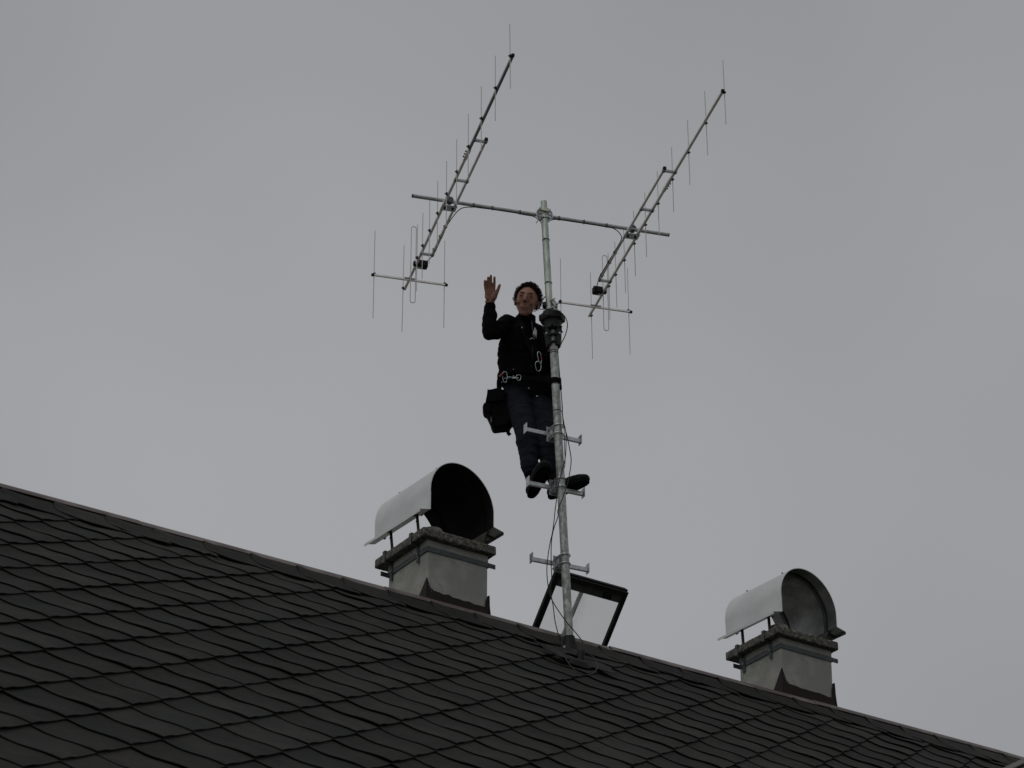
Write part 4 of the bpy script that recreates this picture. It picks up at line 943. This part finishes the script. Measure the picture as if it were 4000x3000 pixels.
# carabiners
def carab(name, label, top_, bot_, w, r, mt, sleeve=None, gate=.5, tilt=0):
    ax = (top_-bot_).normalized(); s = (X_-ax*X_.dot(ax)).normalized(); s = (s+Yv*tilt).normalized(); L = (top_-bot_).length; c = (top_+bot_)/2
    root = empty(name, c, label, 'carabiner', 'carabiners on the harness')
    pts = []
    for k in range(21):
        a = 2*math.pi*k/20; x = math.cos(a); y = math.sin(a); wd = w*(1+.25*y); pts.append(c+s*wd*.5*math.copysign(abs(x)**.8, x)+ax*L*.5*math.copysign(abs(y)**.85, y))
    MB().tube(pts, r, 8).build('frame', mt, root)
    if sleeve:
        a_, b_ = c+s*w*.5+ax*L*.22, c+s*w*.5-ax*L*.2; MB().tube([a_, b_], r*1.9, 10).build('gate_sleeve', sleeve, root)
    return root
carab('carabiner', 'silver carabiner with red sleeve hanging at the centre of his chest', c1(1118, 1035, .20), c1(1140, 1160, .20), .026, .0026, STEEL, REDM)
carab('carabiner', 'large open silver hook hanging below the red sleeve on his belly', c1(1110, 1140, .195), c1(1118, 1245, .205), .042, .0029, STEEL)
carab('carabiner', 'silver carabiner with red sleeve at his belt above the tool bag', c1(752, 1250, .27), c1(755, 1368, .28), .034, .0027, STEEL, None)
o = MB().tube([c1(698, 1305, .275), c1(735, 1270, .265)], .010, 10); tag(o.build('rope_grip', REDM), 'short red grip beside the silver carabiner above the tool bag', 'grip')
carab('carabiner', 'round silver carabiner at the front of his belt where the pole strap starts', c1(900, 1285, .255), c1(903, 1345, .255), .034, .0026, STEEL)
adj = empty('strap_adjuster', c1(825, 1318, .255), 'thin silver bar with a blue middle lying across his belt', 'adjuster')
MB().tube([c1(750, 1322, .262), c1(900, 1320, .25)], .0034, 8).build('bar', STEEL, adj)
MB().tube([c1(775, 1306, .262), c1(880, 1312, .25)], .003, 8).build('upper_bar', STEEL, adj)
MB().tube([c1(790, 1317, .26), c1(830, 1316, .255)], .0078, 10).build('blue_collar', BLUEM, adj)
for a, b in ((752, 1322), (848, 1294), (845, 1225), (720, 1365), (745, 1358)): MB().ell(c1(a, b, .258), (.0045, .004, .004)).build('stud', STEEL, adj)
# tool bag on the right hip
c2f = lambda a, b, d: at_y(1800+.3014*a, 1500+.3014*b, MY+d)
bag = empty('tool_bag', c2f(480, 330, .45), 'black tool bag hanging beside the man\'s hip', 'bag')
outl = [(350, 70), (420, 58), (500, 40), (570, 90), (640, 300), (655, 470), (612, 575), (500, 590), (425, 606), (395, 560), (345, 420), (322, 370), (300, 300), (318, 180)]
bg_ = MB().prism([c2f(a, b-46*max(0, (b-200)/400), .36) for a, b in outl], Yv*.12)
mesh_obj('pouch', remesh(bg_, .009, 5, fold(9, .010)), BLACK if False else WEB, bag)
MB().prism([c2f(a, b, .345) for a, b in ((282, 285), (300, 230), (330, 240), (400, 260), (395, 380), (325, 358), (296, 345))], Yv*.12).build('side_pocket', WEB, bag, bevel=.012)
MB().prism([c2f(a, b, .335) for a, b in ((345, 75), (350, 55), (362, 72), (420, 60), (500, 38), (560, 90), (560, 200), (380, 230), (330, 200))], Yv*.03).build('flap', WEB, bag, bevel=.008)
MB().tube([c2f(395, 430, .35), c2f(398, 500, .35)], [.006, .008], 8).build('tool_handle', mat('brown_handle', (.03, .02, .013), .6), bag)
MB().strip(spline([c2f(650, 480, .40), c2f(648, 545, .39), c2f(622, 580, .385), c2f(612, 628, .385), c2f(640, 662, .385)], 4), X_, .028, .004).build('strap_tail', WEB, bag)
MB().strip(spline([c2f(652, 470, .40), c2f(655, 520, .39), c2f(666, 562, .385)], 4), X_, .010, .003).build('cord', WEB, bag)
MB().strip(spline([c2f(500, 60, .40), c2f(500, -40, .38), c2f(540, -110, .38)], 4), X_, .04, .005).build('hanger', WEB, bag)
